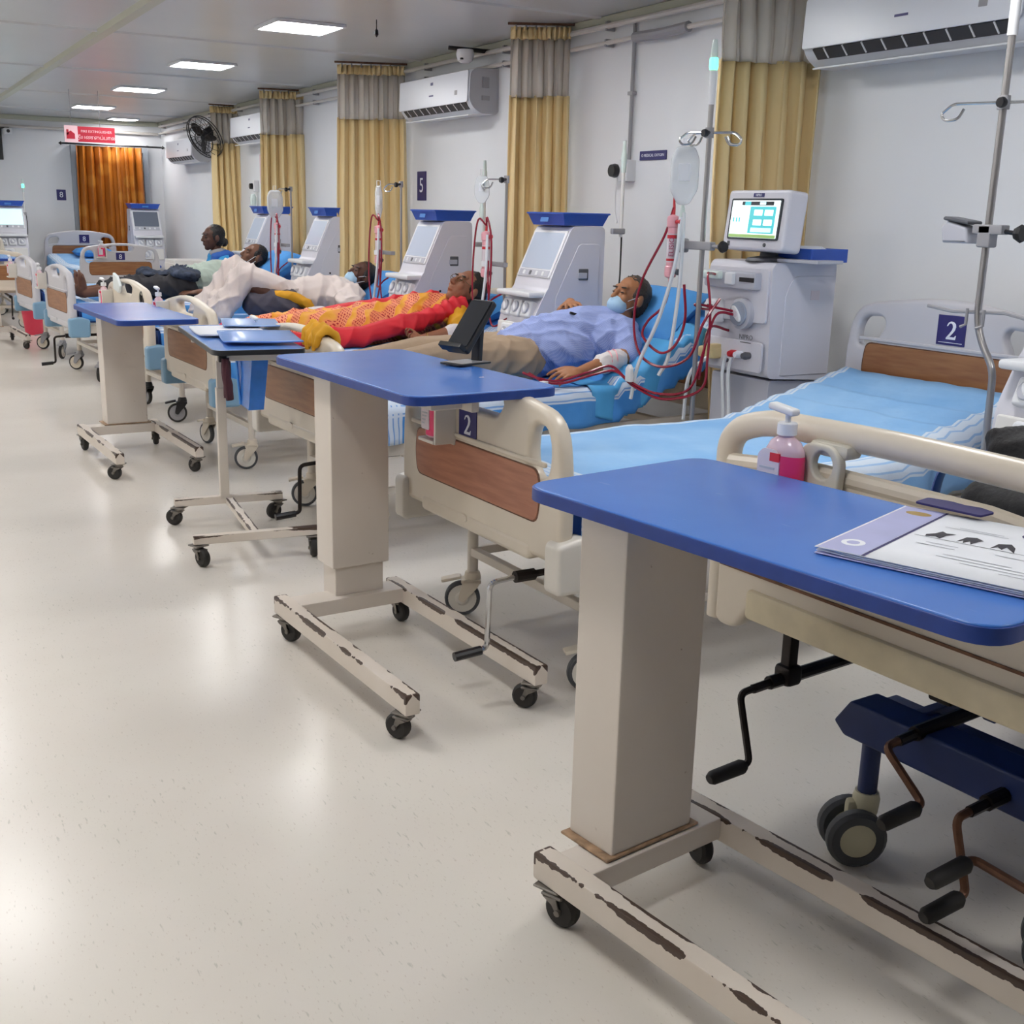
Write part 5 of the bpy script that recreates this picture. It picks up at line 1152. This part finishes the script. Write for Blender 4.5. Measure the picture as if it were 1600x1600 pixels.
# ---- man in pale pink with raised knees on bed 5
HC, U, F = V(3.20, 7.93, .915), V(.55, .0, .83), V(-.83, -.22, .5)
def b5(b):
    r = head_geo(b, HC, U, F, 1.0)
    chain(b, [V(3.15, 7.94, .84), V(3.08, 7.94, .80), V(2.9, 7.95, .775), V(2.72, 7.96, .74), V(2.58, 7.96, .72)], [.055, .075, .11, .115, .11])
    chain(b, [V(3.06, 7.77, .79), V(2.99, 7.67, .70), V(2.82, 7.67, .685), V(2.68, 7.68, .68)], [.052, .041, .036, .026])
    hand_geo(b, V(2.68, 7.68, .68), V(-1, .05, -.05), V(0, -.2, 1), V(0, 1, 0), 1.0, .35)
    chain(b, [V(3.06, 8.12, .79), V(2.9, 8.2, .76), V(2.72, 8.04, .845), V(2.64, 7.99, .85)], [.05, .04, .034, .026]); hand_geo(b, V(2.64, 7.99, .85), V(-1, -.3, -.1), V(0, 0, 1), V(0, -1, 0), .97, .3)
    for e, kx, kz, ax in ((-1, 2.32, .925, 2.16), (1, 2.30, .95, 2.1)):
        chain(b, [V(2.58, 7.96+e*.09, .72), V(kx, 7.97+e*.09, kz-.02), V(ax, 7.96+e*.1, .69)], [.085, .058, .038]); foot_geo(b, V(ax, 7.96+e*.1, .69), V(-.95, e*.1, -.1), V(0, 0, 1), .97)
    return r
P5, (q, Rm, S_, U_, F_) = person('masked man in pale pink clothes with bent knees on the fifth bed', b5, M['skin3'])
features(P5, q, Rm); hair_part(P5, q, Rm, M['hairb']); mask_part(P5, q, S_, U_, F_, Rm)
def c5(m):
    chain(m, [V(3.07, 7.94, .80), V(2.9, 7.95, .785), V(2.74, 7.96, .755)], [.11, .14, .14]); sph(m, V(3.0, 7.95, .78), (.16, .225, .115), Matrix.Rotation(R(-14), 3, 'Y'))
    chain(m, [V(3.07, 7.79, .79), V(3.0, 7.69, .735)], [.085, .082]); chain(m, [V(3.06, 8.11, .79), V(2.93, 8.18, .76)], [.08, .07])
cloth(P5, 'loose_shirt', c5, M['shirtp'], .009, 4, .010, 9, 6)
def d5(m):
    for e, kx, kz, ax in ((-1, 2.32, .925, 2.16), (1, 2.30, .95, 2.1)): chain(m, [V(2.66, 7.97+e*.05, .80), V(2.46, 7.97+e*.08, .87), V(kx, 7.97+e*.09, kz), V((kx+ax)/2, 7.965+e*.1, .80), V(ax-.02, 7.96+e*.1, .69)], [.08, .085, .085, .08, .09])
    sph(m, V(2.28, 7.97, .86), (.06, .15, .08)); sph(m, V(2.16, 7.97, .74), (.07, .17, .08))
cloth(P5, 'draped_lungi', d5, M['shirtp'], .009, 6, .012, 9, 7)
cloth(P5, 'grey_wrap', lambda m: (sph(m, V(2.58, 7.92, .715), (.2, .19, .115)), chain(m, [V(2.6, 7.86, .72), V(2.4, 7.86, .73)], [.12, .09])), M['greycloth'], .009, 5, .008, 9, 8)
cloth(P5, 'yellow_sash', lambda m: chain(m, [V(2.52, 7.80, .80), V(2.62, 7.77, .79), V(2.72, 7.745, .74), V(2.76, 7.74, .69)], [.03, .036, .036, .028]), M['yellow'], .007, 4, .005, 14)
cloth(P5, 'forearm_bandage', lambda m: chain(m, [V(2.80, 7.67, .685), V(2.71, 7.677, .681)], [.041, .036]), M['bandage'], .006, 2, .002, 30)
# ---- barefoot man in mint shirt on bed 6
HC, U, F = V(3.02, 9.95, .965), V(.45, .0, .89), V(-.88, -.15, .45)
def b6(b):
    r = head_geo(b, HC, U, F, 1.05)
    chain(b, [V(2.97, 9.96, .885), V(2.9, 9.96, .84), V(2.74, 9.97, .80), V(2.55, 9.98, .745), V(2.4, 9.98, .72)], [.056, .078, .115, .12, .115])
    chain(b, [V(2.9, 9.78, .82), V(2.78, 9.68, .71), V(2.6, 9.68, .69), V(2.46, 9.70, .685)], [.052, .041, .036, .026]); hand_geo(b, V(2.46, 9.7, .685), V(-1, .05, 0), V(0, -.2, 1), V(0, 1, 0), 1.0, .35)
    chain(b, [V(2.9, 10.15, .82), V(2.75, 10.22, .75), V(2.6, 10.06, .86)], [.05, .04, .028]); hand_geo(b, V(2.6, 10.06, .86), V(-.7, -.7, 0), V(0, 0, 1), V(0, -1, 0), .97, .3)
    for e in (-1, 1):
        chain(b, [V(2.4, 9.98+e*.09, .72), V(2.0, 9.97+e*.09, .72), V(1.58, 9.96+e*.08, .675)], [.085, .058, .037]); foot_geo(b, V(1.555, 9.96+e*.08, .68), V(-.25, e*.2, .94), V(-.96, 0, -.22), .9)
    return r
P6, (q, Rm, S_, U_, F_) = person('barefoot dark-haired man in pale mint shirt lying on the sixth bed', b6, M['skin4'])
features(P6, q, Rm, 1.05); hair_part(P6, q, Rm, M['hairb'], 1.0); mask_part(P6, q, S_, U_, F_, Rm, 1.0, .035)
def c6(m):
    chain(m, [V(2.88, 9.96, .825), V(2.72, 9.97, .80), V(2.5, 9.98, .745)], [.11, .145, .145]); sph(m, V(2.8, 9.97, .8), (.16, .235, .12), Matrix.Rotation(R(-20), 3, 'Y')); sph(m, V(2.6, 9.98, .765), (.2, .2, .13))
    chain(m, [V(2.9, 9.79, .82), V(2.81, 9.70, .74)], [.08, .072]); chain(m, [V(2.9, 10.14, .82), V(2.79, 10.2, .76)], [.078, .07])
cloth(P6, 'mint_shirt', c6, M['mint'], .009, 4, .009, 9, 9)
cloth(P6, 'dark_trousers', lambda m: [sph(m, V(2.38, 9.98, .72), (.18, .2, .125))]+[chain(m, [V(2.4, 9.98+e*.09, .72), V(2.0, 9.97+e*.09, .72), V(1.80, 9.965+e*.085, .70)], [.115, .085, .07]) for e in (-1, 1)], M['darkcloth'], .010, 4, .012, 9, 10)
# ---- seated woman with her hair in a bun
HC, U, F = V(2.89, 10.76, 1.10), V(.03, 0, 1), V(-.97, -.2, -.05)
def b7(b):
    r = head_geo(b, HC, U, F, 1.0)
    chain(b, [V(2.92, 10.77, 1.0), V(2.94, 10.77, .93), V(2.96, 10.78, .78), V(2.96, 10.78, .6), V(2.95, 10.78, .48)], [.05, .07, .105, .1, .12])
    for e in (-1, 1):
        chain(b, [V(2.95, 10.77+e*.16, .89), V(2.92, 10.77+e*.2, .66), V(2.72, 10.77+e*.12, .6)], [.046, .038, .025]); hand_geo(b, V(2.72, 10.77+e*.12, .6), V(-1, -e*.3, 0), V(0, 0, 1), V(0, -e, 0), .92, .4)
        chain(b, [V(2.95, 10.78+e*.09, .5), V(2.55, 10.78+e*.1, .5), V(2.5, 10.78+e*.1, .1)], [.085, .055, .038]); foot_geo(b, V(2.5, 10.78+e*.1, .085), V(-1, 0, 0), V(0, 0, 1), .9)
    return r
P7, (q, Rm, S_, U_, F_) = person('seated woman in blue with dark hair in a bun beside the far beds', b7, M['skin3'])
features(P7, q, Rm, 1.0, closed=False); hair_part(P7, q, Rm, M['hairb'], 1.0, None, 'bun')
cloth(P7, 'blue_dress', lambda m: [chain(m, [V(2.94, 10.77, .90), V(2.96, 10.78, .78), V(2.96, 10.78, .58), V(2.95, 10.78, .5)], [.1, .13, .13, .16]), sph(m, V(2.95, 10.77, .86), (.11, .2, .1))]+[chain(m, [V(2.95, 10.77+e*.16, .88), V(2.93, 10.77+e*.19, .74)], [.07, .06]) for e in (-1, 1)]+[chain(m, [V(2.95, 10.78+e*.09, .5), V(2.55, 10.78+e*.1, .5), V(2.5, 10.78+e*.1, .25)], [.12, .1, .1]) for e in (-1, 1)], M['cyan'], .010, 4, .007, 9, 11)
cloth(P7, 'shawl', lambda m: (chain(m, [V(2.88, 10.66, .93), V(2.99, 10.68, .95), V(3.05, 10.78, .93), V(3.0, 10.92, .9)], [.05, .055, .055, .05]), chain(m, [V(2.88, 10.66, .93), V(2.84, 10.66, .8), V(2.86, 10.68, .66)], [.045, .05, .04]), chain(m, [V(3.04, 10.7, .9), V(3.08, 10.72, .76), V(3.07, 10.75, .6)], [.06, .07, .06])), M['bluecl'], .010, 4, .008, 9, 12)
cloth(P7, 'grey_scarf', lambda m: chain(m, [V(2.865, 10.71, .965), V(2.93, 10.69, .975), V(2.985, 10.74, .975)], [.028, .032, .03]), M['grey'], .008, 3, .004, 14)
t = thing('stool', 'low metal stool under the seated woman in blue', 'stool', (2.96, 10.78, 0))
part('stool_seat', MB().lathe([(.0001, .33), (.16, .33), (.17, .345), (.16, .36), (.0001, .36)], seg=24), M['grey'], t)
for i in range(4):
    a = math.pi/4+i*math.pi/2; part('leg', MB().tube([(.1*math.cos(a), .1*math.sin(a), .33), (.15*math.cos(a), .15*math.sin(a), 0)], .011, 8), M['steel'], t)
# ---- pillows
def pillow(label, c, L, W, H, rotz, tilt, m_=None):
    m = MB(); prof = []
    n = 12; vs_ = []; fs_ = []
    for j in range(2):
        for a in range(n+1):
            for b in range(n+1):
                u, v = a/n*2-1, b/n*2-1
                e = (1-abs(u)**3.2)*(1-abs(v)**3.2); zz = (H/2*(max(0, e)**.45))*(1 if j else -1)+(.006*noise.noise(V(u*3, v*3, j*5+c[1])))
                k = 1-.06*(1-abs(u)**2)*(abs(v)**4)-.0
                vs_.append((u*L/2*(1-.05*(1-v*v)*abs(u)**4), v*W/2*k, zz))
        o = j*(n+1)**2
        for a in range(n):
            for b in range(n): fs_.append((o+a*(n+1)+b, o+(a+1)*(n+1)+b, o+(a+1)*(n+1)+b+1, o+a*(n+1)+b+1))
    ob = one('pillow', MB().add(vs_, fs_), m_ or M['pillow'], label, 'pillow', 'blue pillows', smooth=180)
    ob.location = c; ob.rotation_euler = (0, -tilt, rotz); return ob
pillow('blue striped pillow behind the head of the checked-shirt man', (3.50, 4.80, .905), .36, .62, .15, R(3), R(40))
pillow('blue pillow under the saree woman', (3.37, 6.44, .80), .30, .58, .13, R(2), R(22))
pillow('blue pillow under the man with bent knees', (3.36, 8.0, .83), .36, .58, .15, R(3), R(28))
pillow('large blue pillow propping up the man in mint shirt', (3.19, 10.0, .87), .42, .66, .17, R(3), R(35))
pillow('blue and white pillow on the bed at the far wall', (2.83, 16.6, .74), .5, .4, .13, R(0), 0)
# ---- cloths lying on the beds
def crumple(name, label, c, r, m_, cat='cloth', seed=1, vox=.010, disp=.012, group=None):
    m = MB(); rnd = random.Random(seed)
    for i in range(7): sph(m, V(rnd.uniform(-.7, .7)*r[0], rnd.uniform(-.7, .7)*r[1], rnd.uniform(-.2, .3)*r[2]), (r[0]*rnd.uniform(.35, .6), r[1]*rnd.uniform(.35, .6), r[2]*rnd.uniform(.5, .9)), Matrix.Rotation(rnd.uniform(0, 3), 3, 'Z'))
    ob = put(name, remesh(m, vox, 4, disp, 12, seed, name), m_, None, c); return tag(ob, label, cat, group)
crumple('blanket', 'dark chequered cloth heaped over the legs of the mint-shirt man', (2.3, 9.95, .82), (.3, .2, .06), mat('chequered_cloth', '3a4356', .85, var=.7, vscale=22, bump=.5, bscale=12), 'cloth', 3)
crumple('red_cloth', 'red patterned cloth crumpled at the foot of the fourth bed', (1.85, 6.65, .66), (.25, .22, .05), M['red'], 'cloth', 5)
def yc(m):
    for k in range(5):
        y = 4.43+.035*k; h_ = .012*math.sin(k*2.1)
        chain(m, [V(1.595, y+.01, .845-.02*(k % 2)), V(1.60, y, .885+h_), V(1.635, y, .912+h_), V(1.675, y-.005, .885), V(1.69, y, .80-.015*k)], [.012, .016, .018, .018, .013])
m = MB(); yc(m)
tag(put('yellow_cloth', remesh(m, .007, 3, .004, 14, 6, 'yellow_cloth'), M['yellow']), 'yellow cloth slung over the footboard of the third bed', 'cloth')
# blue wrap draped over the side of bed 3 under the patient's elbow
def wrap_geo():
    vs_, fs_ = [], []; n = 22
    for i in range(n+1):
        for j in range(n+1):
            u, v = i/n, j/n; x = 2.86+.66*u
            yt = 4.36+(x-2.86)*.05
            if v < .55: y = yt+.20*(1-v/.55); zt = z3(x-1.62)+.022+.012*noise.noise(V(u*5, v*5, 1))
            else:
                d = (v-.55)*.42*(1-.8*abs(u-.38)); y = yt-.028-.012*math.sin(u*14)-.02*d; zt = z3(x-1.62)+.02-d
            vs_.append((x-.12*max(0, v-.55)*(u-.4), y, zt))
    for i in range(n):
        for j in range(n): fs_.append((i*(n+1)+j, (i+1)*(n+1)+j, (i+1)*(n+1)+j+1, i*(n+1)+j+1))
    o = put('sterile_wrap', MB().add(vs_, fs_).mesh('sterile_wrap', 180, False), M['wrap']); md = o.modifiers.new('thick', 'SOLIDIFY'); md.thickness = .003
    return tag(o, 'bright blue sterile wrap hanging over the edge of the third bed', 'cloth')
wrap_geo()
# ================================================================== small things
def sanitizer(label, c, rot, s=1.0, front='label'):
    t = thing('sanitizer_bottle', label, 'bottle', c, rot, 'pink hand sanitizer bottles')
    w, d_ = .042*s, .026*s
    def lay(z0, z1, k0, k1, n=5): return [(k0+(k1-k0)*i/n, z0+(z1-z0)*i/n) for i in range(n+1)]
    part('bottle', MB().lathe([(.0001, 0), (.85, .0), (1, .006*s), (1, .095*s), (.95, .11*s), (.75, .125*s), (.42, .134*s), (.40, .14*s), (.0001, .14*s)], (0, 0, 0), 'z', 24, d_, w), M['pinkc'], t)
    part('liquid', MB().lathe([(.0001, .002*s), (.84, .002*s), (.975, .007*s), (.975, .102*s), (.0001, .102*s)], (0, 0, 0), 'z', 24, d_, w*1.0), M['pinkl'], t)
    part('liquid_band', MB().lathe([(1.004, .008*s), (1.004, .095*s), (.98, .102*s)], (0, 0, 0), 'z', 24, d_, w), M['pinkl'], t)
    part('label', MB().solid([rpoly([(-.034*s, .025*s), (.016*s, .025*s), (.016*s, .10*s), (.006*s, .112*s), (-.022*s, .112*s), (-.034*s, .10*s)], .006*s, 3)], .003, .0005, onX(-d_-.0005, .006*s, 0)), M['label'], t)
    part('label_mark', MB().solid([rrect(-.012*s, .010*s, .09*s, .106*s, .001)], .004, .0005, onX(-d_-.0008, .0, 0)), M['labelred'], t)
    for k in range(4): part('label_line', MB().solid([rrect(-.028*s, .006*s-.006*k*s, (.075-.011*k)*s, (.079-.011*k)*s, .0005)], .0035, 0, onX(-d_-.0012, .006*s, 0)), M['inkg'], t, 0)
    part('cap', MB().lathe([(.0001, .138*s), (.018*s, .138*s), (.018*s, .158*s), (.016*s, .16*s), (.0001, .16*s)], seg=20), M['white'], t)
    part('pump_stem', MB().lathe([(.0055*s, .158*s), (.0055*s, .18*s)], seg=10), M['white'], t)
    part('pump_head', MB().box((-.006*s, .006*s, .184*s), (.024*s, .058*s, .013*s), Matrix.Rotation(R(8), 3, 'X'), .005*s, 3), M['white'], t)
    return t
def bedpt(c, r, x, y, z):  # bed-local to world
    return (c[0]+x*math.cos(r)-y*math.sin(r), c[1]+x*math.sin(r)+y*math.cos(r), z)
sanitizer('large pink sanitizer bottle clipped to the nearest footboard', bedpt(B1c, B1r, -.08, .225, .815), R(8), 1.1)
def holder(c, r, y, z, label):
    t = thing('bottle_holder', label, 'holder', bedpt(c, r, -.03, y, z), r, 'bottle holders on the footboards')
    part('back_plate', MB().box((.0, -.03, .05), (.012, .05, .14), None, .004), M['creamw'], t)
    part('side_cheek', MB().box((-.035, -.05, .05), (.07, .012, .13), None, .004), M['creamw'], t)
    part('shelf', MB().box((-.035, 0, -.008), (.08, .1, .012), None, .004), M['creamw'], t)
for c, r, y, z, nm in ((B2c, B2r, .16, .70, 'on footboard 2'), (B3c, B3r, .33, .72, 'on the third footboard'), (B4c, B4r, .36, .74, 'on the fourth footboard'), (B5c, B5r, .36, .70, 'on the fifth footboard'), (B6c, B6r, .40, .70, 'on the grey sixth footboard'), (B7c, B7r, .36, .70, 'on the seventh footboard'), (B8c, B8r, .23, .76, 'on the far-wall footboard')):
    holder(c, r, y, z, 'cream bottle holder '+nm)
    p = bedpt(c, r, -.07, y, z)
    sanitizer('pink sanitizer bottle '+nm, p, r, 1.0)
# device stand on table 2
t = thing('device_stand', 'black device stand with tilted slab on blue table', 'stand', (1.70, 3.30, .9065), R(18))
part('base_plate', MB().solid([rrect(-.085, .06, -.05, .05, .012)], .006, .002, Matrix.Translation((0, 0, .004))), M['black'], t)
part('base_pad', MB().solid([rrect(-.075, .03, -.042, .042, .008)], .001, 0, Matrix.Translation((0, 0, .0078))), M['grey'], t)
part('upright', MB().box((.042, 0, .075), (.02, .035, .145), Matrix.Rotation(R(4), 3, 'Y'), .004), M['black'], t)
part('cradle', MB().solid([rrect(-.05, .05, -.105, .095, .012)], .022, .006, frame((.012, 0, .122), (0, 1, 0), (.64, 0, .77), (-.77, 0, .64))), M['black'], t)
part('lip', MB().box((-.075, 0, .06), (.03, .1, .018), Matrix.Rotation(R(40), 3, 'Y'), .004), M['black'], t)
part('screen', MB().solid([rrect(-.044, .044, -.09, .086, .006)], .003, .001, frame((.002, 0, .131), (0, 1, 0), (.64, 0, .77), (-.77, 0, .64))), M['glassd'], t)
# magazine on table 1
def tl(x, y, z): a = R(8.65); return (1.36+x*math.cos(a)-y*math.sin(a), 1.325+x*math.sin(a)+y*math.cos(a), z)
mg = thing('magazine', 'folded magazine with sports silhouettes on the nearest blue table', 'magazine', tl(.066, -.225, .8905), R(20.5))
W2, L2 = .175, .19
def page(z0, name, m_, inset=0, lift=0.0):
    vs_, fs_ = [], []; n = 16
    for i in range(n+1):
        for j in range(5):
            u = i/n; y = L2-inset-u*2*(L2-inset); x = -W2+inset+2*(W2-inset)*j/4
            vs_.append((x, y, z0+lift*math.exp(-(u/.10)**2)))
    for i in range(n):
        for j in range(4): fs_.append((i*5+j, (i+1)*5+j, (i+1)*5+j+1, i*5+j+1))
    o = put(name, MB().add(vs_, fs_).mesh(name, 180, False), m_, mg); md = o.modifiers.new('thick', 'SOLIDIFY'); md.thickness = .0012; md.offset = -1; return o
page(.0015, 'back_cover', M['paperl']); page(.0045, 'inner_pages', M['paper'], .002, .002); page(.0075, 'inner_pages', M['paper'], .001, .004); page(.011, 'front_page', M['paper'], 0, .0)
def flatp(name, polys, m_, a0, b0, lv=1):
    """print on the front page: a runs along the reading direction, b up the page"""
    mb = MB(); T = frame((0, 0, .0112+.00015*lv), (0, -1, 0), (1, 0, 0), (0, 0, 1))
    for p in polys: mb.add([(a+a0, b+b0, 0) for a, b in p], [tuple(range(len(p)))], T)
    return put(name, mb.mesh(name, 0, False), m_, mg)
flatp('spine_strip', [[(-.19, -W2+.001), (-.118, -W2+.001), (-.118, W2-.001), (-.19, W2-.001)]], M['paperl'], 0, 0)
flatp('strip_line', [[(-.117, -W2+.001), (-.112, -W2+.001), (-.112, W2-.001), (-.117, W2-.001)]], M['navyp'], 0, 0, 2)
flatp('emblem', [ell(.018, .02, -.155, -.115, 18)], M['paper'], 0, 0, 2); flatp('emblem_mark', [ell(.010, .011, -.155, -.115, 14)], M['paperl'], 0, 0, 3)
flatp('gold_seal', [ell(.022, .014, -.15, .135, 18)], M['gold'], 0, 0, 2)
flatp('header_tint', [[(.06, .09), (.189, .09), (.189, W2-.002), (.02, W2-.002)]], M['inkg'], 0, 0, 1)
flatp('ground_line', [[(-.105, .0), (.189, .0), (.189, .002), (-.105, .002)]], mat('print_line', '6f7078', .7), 0, 0, 2)
SIL = [[(-.012, 0), (.0, .004), (.008, .0), (.01, .012), (.018, .022), (.006, .02), (-.002, .024), (-.006, .014), (-.014, .006)],
       [(-.014, 0), (-.008, .008), (-.004, 0), (.0, .01), (.006, 0), (.01, .012), (.014, .018), (.002, .024), (-.01, .02), (-.012, .01)],
       [(-.012, 0), (-.006, .008), (.002, .002), (.004, .012), (.02, -.002), (.014, .014), (.004, .024), (-.01, .018)],
       [(-.006, 0), (-.002, .008), (.004, 0), (.006, .012), (.02, .016), (.004, .02), (-.02, .03), (-.006, .014)],
       [(-.022, 0), (.004, .002), (.016, .0), (.01, .014), (.012, .026), (.002, .02), (.004, .008), (-.01, .006)],
       [(-.014, 0), (-.008, .008), (-.004, 0), (.0, .01), (.006, 0), (.01, .012), (.016, .02), (.002, .026), (-.01, .02), (-.012, .01)]]
for i, pl in enumerate(SIL): flatp('silhouette', [[(a*1.15, b*1.9) for a, b in pl]], M['inkd'], -.075+.05*i, .004, 3)
flatp('logo', [ell(.019, .02, 0, 0, 20)], M['navyp'], .045, .115, 3); flatp('logo', [ell(.021, .021, 0, 0, 20)], M['inkr'], .092, .115, 3); flatp('logo_mark', [ell(.008, .009, 0, 0, 14)], M['paper'], .045, .115, 4); flatp('logo_mark', [ell(.006, .006, 0, 0, 14)], M['pinkp'], .092, .115, 4); flatp('logo', [ell(.018, .018, 0, 0, 20)], M['paper'], .145, .115, 3)
for (a0, b0, w_) in ((-.03, .09, .07), (-.035, .08, .1), (-.05, -.03, .05), (-.055, -.045, .06), (.06, -.03, .06), (.02, -.08, .1), (.03, -.095, .13), (.05, -.11, .09), (.1, -.125, .07)): flatp('text_line', [[(-w_/2, 0), (w_/2, 0), (w_/2, .0028), (-w_/2, .0028)]], M['inkg'], a0, b0, 3)
one('card', MB().solid([rpoly([(-.06, -.025), (.06, -.03), (.065, .012), (.035, .025), (.01, .02), (-.02, .028), (-.06, .022)], .006, 3)], .004, .001, frame((0, 0, .004), (0, -1, 0), (1, 0, 0), (0, 0, 1))), M['navyp'], 'dark blue torn card sticking out behind the magazine', 'card', None, tl(.235, -.075, .906), R(14))
# folders and papers on the thin-post table
def sheetof(name, label, cat, c, size, rot, m_, th=.004, bend=.012, group=None, tilt=0.0):
    vs_, fs_ = [], []; n = 10
    for i in range(n+1):
        for j in range(4):
            u = i/n*2-1; v = j/3*2-1; vs_.append((v*size[0]/2, u*size[1]/2, bend*(u*u*.6+.4*math.sin(u*2+v))*(1 if bend > 0 else 0)))
    for i in range(n):
        for j in range(3): fs_.append((i*4+j, (i+1)*4+j, (i+1)*4+j+1, i*4+j+1))
    o = put(name, MB().add(vs_, fs_).mesh(name, 180, False), m_, None, c); o.rotation_euler = (tilt, 0, rot); md = o.modifiers.new('thick', 'SOLIDIFY'); md.thickness = th; md.offset = 0
    return tag(o, label, cat, group)
sheetof('folder', 'glossy blue folder lying on the thin-post table', 'folder', (1.40, 4.57, .868), (.30, .36), R(-10), M['folder'], .006, .012)
sheetof('paper_sheet', 'white papers under the glossy blue folder', 'paper', (1.36, 4.86, .866), (.28, .30), R(-4), M['paper'], .008, .008)
sheetof('folder', 'pale blue folder behind the white papers', 'folder', (1.50, 5.02, .880), (.24, .26), R(-12), mat('folder_pale', '8fb0e6', .25, spec=.6), .005, .012)
# blue plastic bag and dark cloth hanging from the thin-post table
t = thing('plastic_bag', 'translucent blue plastic bag hanging below the thin-post table', 'bag', (1.40, 4.72, .82))
part('bag_body', MB().add([(-.02, -.12, 0), (-.02, .13, 0), (.05, .12, 0), (.05, -.12, 0), (-.03, -.07, -.26), (-.03, .06, -.25), (.035, .05, -.25), (.035, -.07, -.26)], [(0, 1, 5, 4), (1, 2, 6, 5), (2, 3, 7, 6), (3, 0, 4, 7), (4, 5, 6, 7)]), mat('bag_blue', '2f7fe0', .2, alpha=.9, var=.15, vscale=20, bump=.5, bscale=14), t, 20)
part('bag_fold', MB().tube(crom([(-.025, .10, -.01), (-.035, .06, -.1), (-.032, .04, -.25)]), .006, 6), mat('bag_blue2', '5aa4ee', .2), t)
one('dark_cloth', MB().add(*pleated(.13, -.16, 0, 2, .014, 5, 6)), mat('maroon_cloth', '4a2530', .8), 'dark maroon cloth hanging under the thin-post table', 'cloth', None, (1.21, 4.38, .82), R(80), 180).modifiers.new('t', 'SOLIDIFY').thickness = .006
# black bag and strap on the nearest bed
t = thing('black_bag', 'black padded bag with blue strap lying on the nearest bed', 'bag', bedpt(B1c, B1r, .44, .15, .66), B1r)
m = MB(); m.box((0, -.32, .10), (.2, .62, .18), None, .05, 4); m.box((.04, -.32, .23), (.13, .62, .14), None, .045, 4)
put('bag_body', remesh(m, .010, 3, .006, 14, 3, 'bag_body'), M['navyc'], t)
part('bag_lining', MB().box((-.1, -.3, .05), (.02, .42, .07), None, .008), M['strap'], t)
part('strap', MB().tube(crom([(.0, -.03, .24), (-.03, .05, .2), (-.04, .065, .1), (-.05, .03, .01)]), .03, 8, True, 0, 5, .25), M['strap'], t)
# packet on bed 5 footboard, tie
one('plastic_packet', MB().solid([rpoly([(-.1, -.06), (.06, -.09), (.11, -.02), (.02, .07), (-.09, .1)], .02, 3)], .03, .012, onX(0, 0, 0) @ Matrix.Diagonal((.8, .7, .7, 1))), mat('packet_white', 'dfe6e6', .3), 'white and blue packet stuck on the fifth footboard', 'packet', None, bedpt(B5c, B5r, -.045, .1, .87), B5r)
one('cable_tie', MB().tube([(.0, .035*math.cos(a), .045*math.sin(a)) for a in np.linspace(0, 6.28, 18)], .009, 7), M['black'], 'black band wrapped round the fifth footboard handle', 'band', None, bedpt(B5c, B5r, -.02, -.37, .80), B5r)
# red bin, small dispensers and switch boxes at the far end
t = thing('waste_bin', 'small red waste bin on the floor under the far beds', 'bin', (1.62, 13.35, 0))
part('bin_body', MB().lathe([(.0001, 0), (.09, 0), (.12, .3), (.112, .3), (.085, .01), (.0001, .01)], seg=22), M['bin'], t); part('rim', MB().lathe([(.118, .29), (.127, .295), (.127, .305), (.118, .31)], seg=22), M['bin'], t)
t = thing('wall_regulator', 'small dark and white regulator on the far part of the bed wall', 'regulator', (XR, 12.75, 1.6))
part('back_box', MB().box((-.03, 0, 0), (.06, .08, .12), None, .01), M['white'], t); part('dial', MB().lathe([(.03, -.09), (.035, -.05)], (0, .02, 0), 'x', 14), M['black'], t); part('jar', MB().lathe([(.03, -.22), (.035, -.12), (.02, -.08)], (-.06, 0, 0), 'z', 14), M['lampglass'], t)
one('paper_notice', MB().box((XR-.003, 12.55, 1.78), (.004, .22, .3)), mat('notice_pink', 'e3c6d2', .6), 'pale pink paper notice on the wall behind the farthest curtain', 'notice')
t = thing('side_table', 'plain white bedside cabinet behind the seated woman', 'cabinet', (3.35, 13.6, 0))
part('body', MB().box((0, 0, .4), (.4, .45, .76), None, .01), M['white2'], t); part('door', MB().box((-.205, 0, .4), (.012, .41, .68), None, .004), M['white2'], t); part('knob', MB().lathe([(.012, -.03), (.014, -.015), (.008, 0)], (-.21, -.15, .45), 'x', 12), M['chrome'], t)
# clip-on tags on tubing and a drip clamp on the sheet of bed 3
one('line_tag', MB().box((0, 0, .006), (.05, .03, .012), None, .003), M['white'], 'white tag on the red tubing beside the patient hand', 'tag', None, (2.60, 4.33, .652), R(25))
one('bed_label', MB().box((0, 0, .03), (.006, .11, .06), None, .002), M['white'], 'white label card standing at the foot of the third bed', 'label', None, (2.18, 4.44, .615), R(10))
# blue cloth hanging by the corner of the nearest bed
t = one('hanging_cloth', MB().add(*pleated(.16, .30, .60, 3, .014, 8, 8)), M['mattress'], 'blue cloth hanging beside the corner of the nearest bed', 'cloth', None, (1.82, 2.04, .16), R(100), 180); t.modifiers.new('t', 'SOLIDIFY').thickness = .006
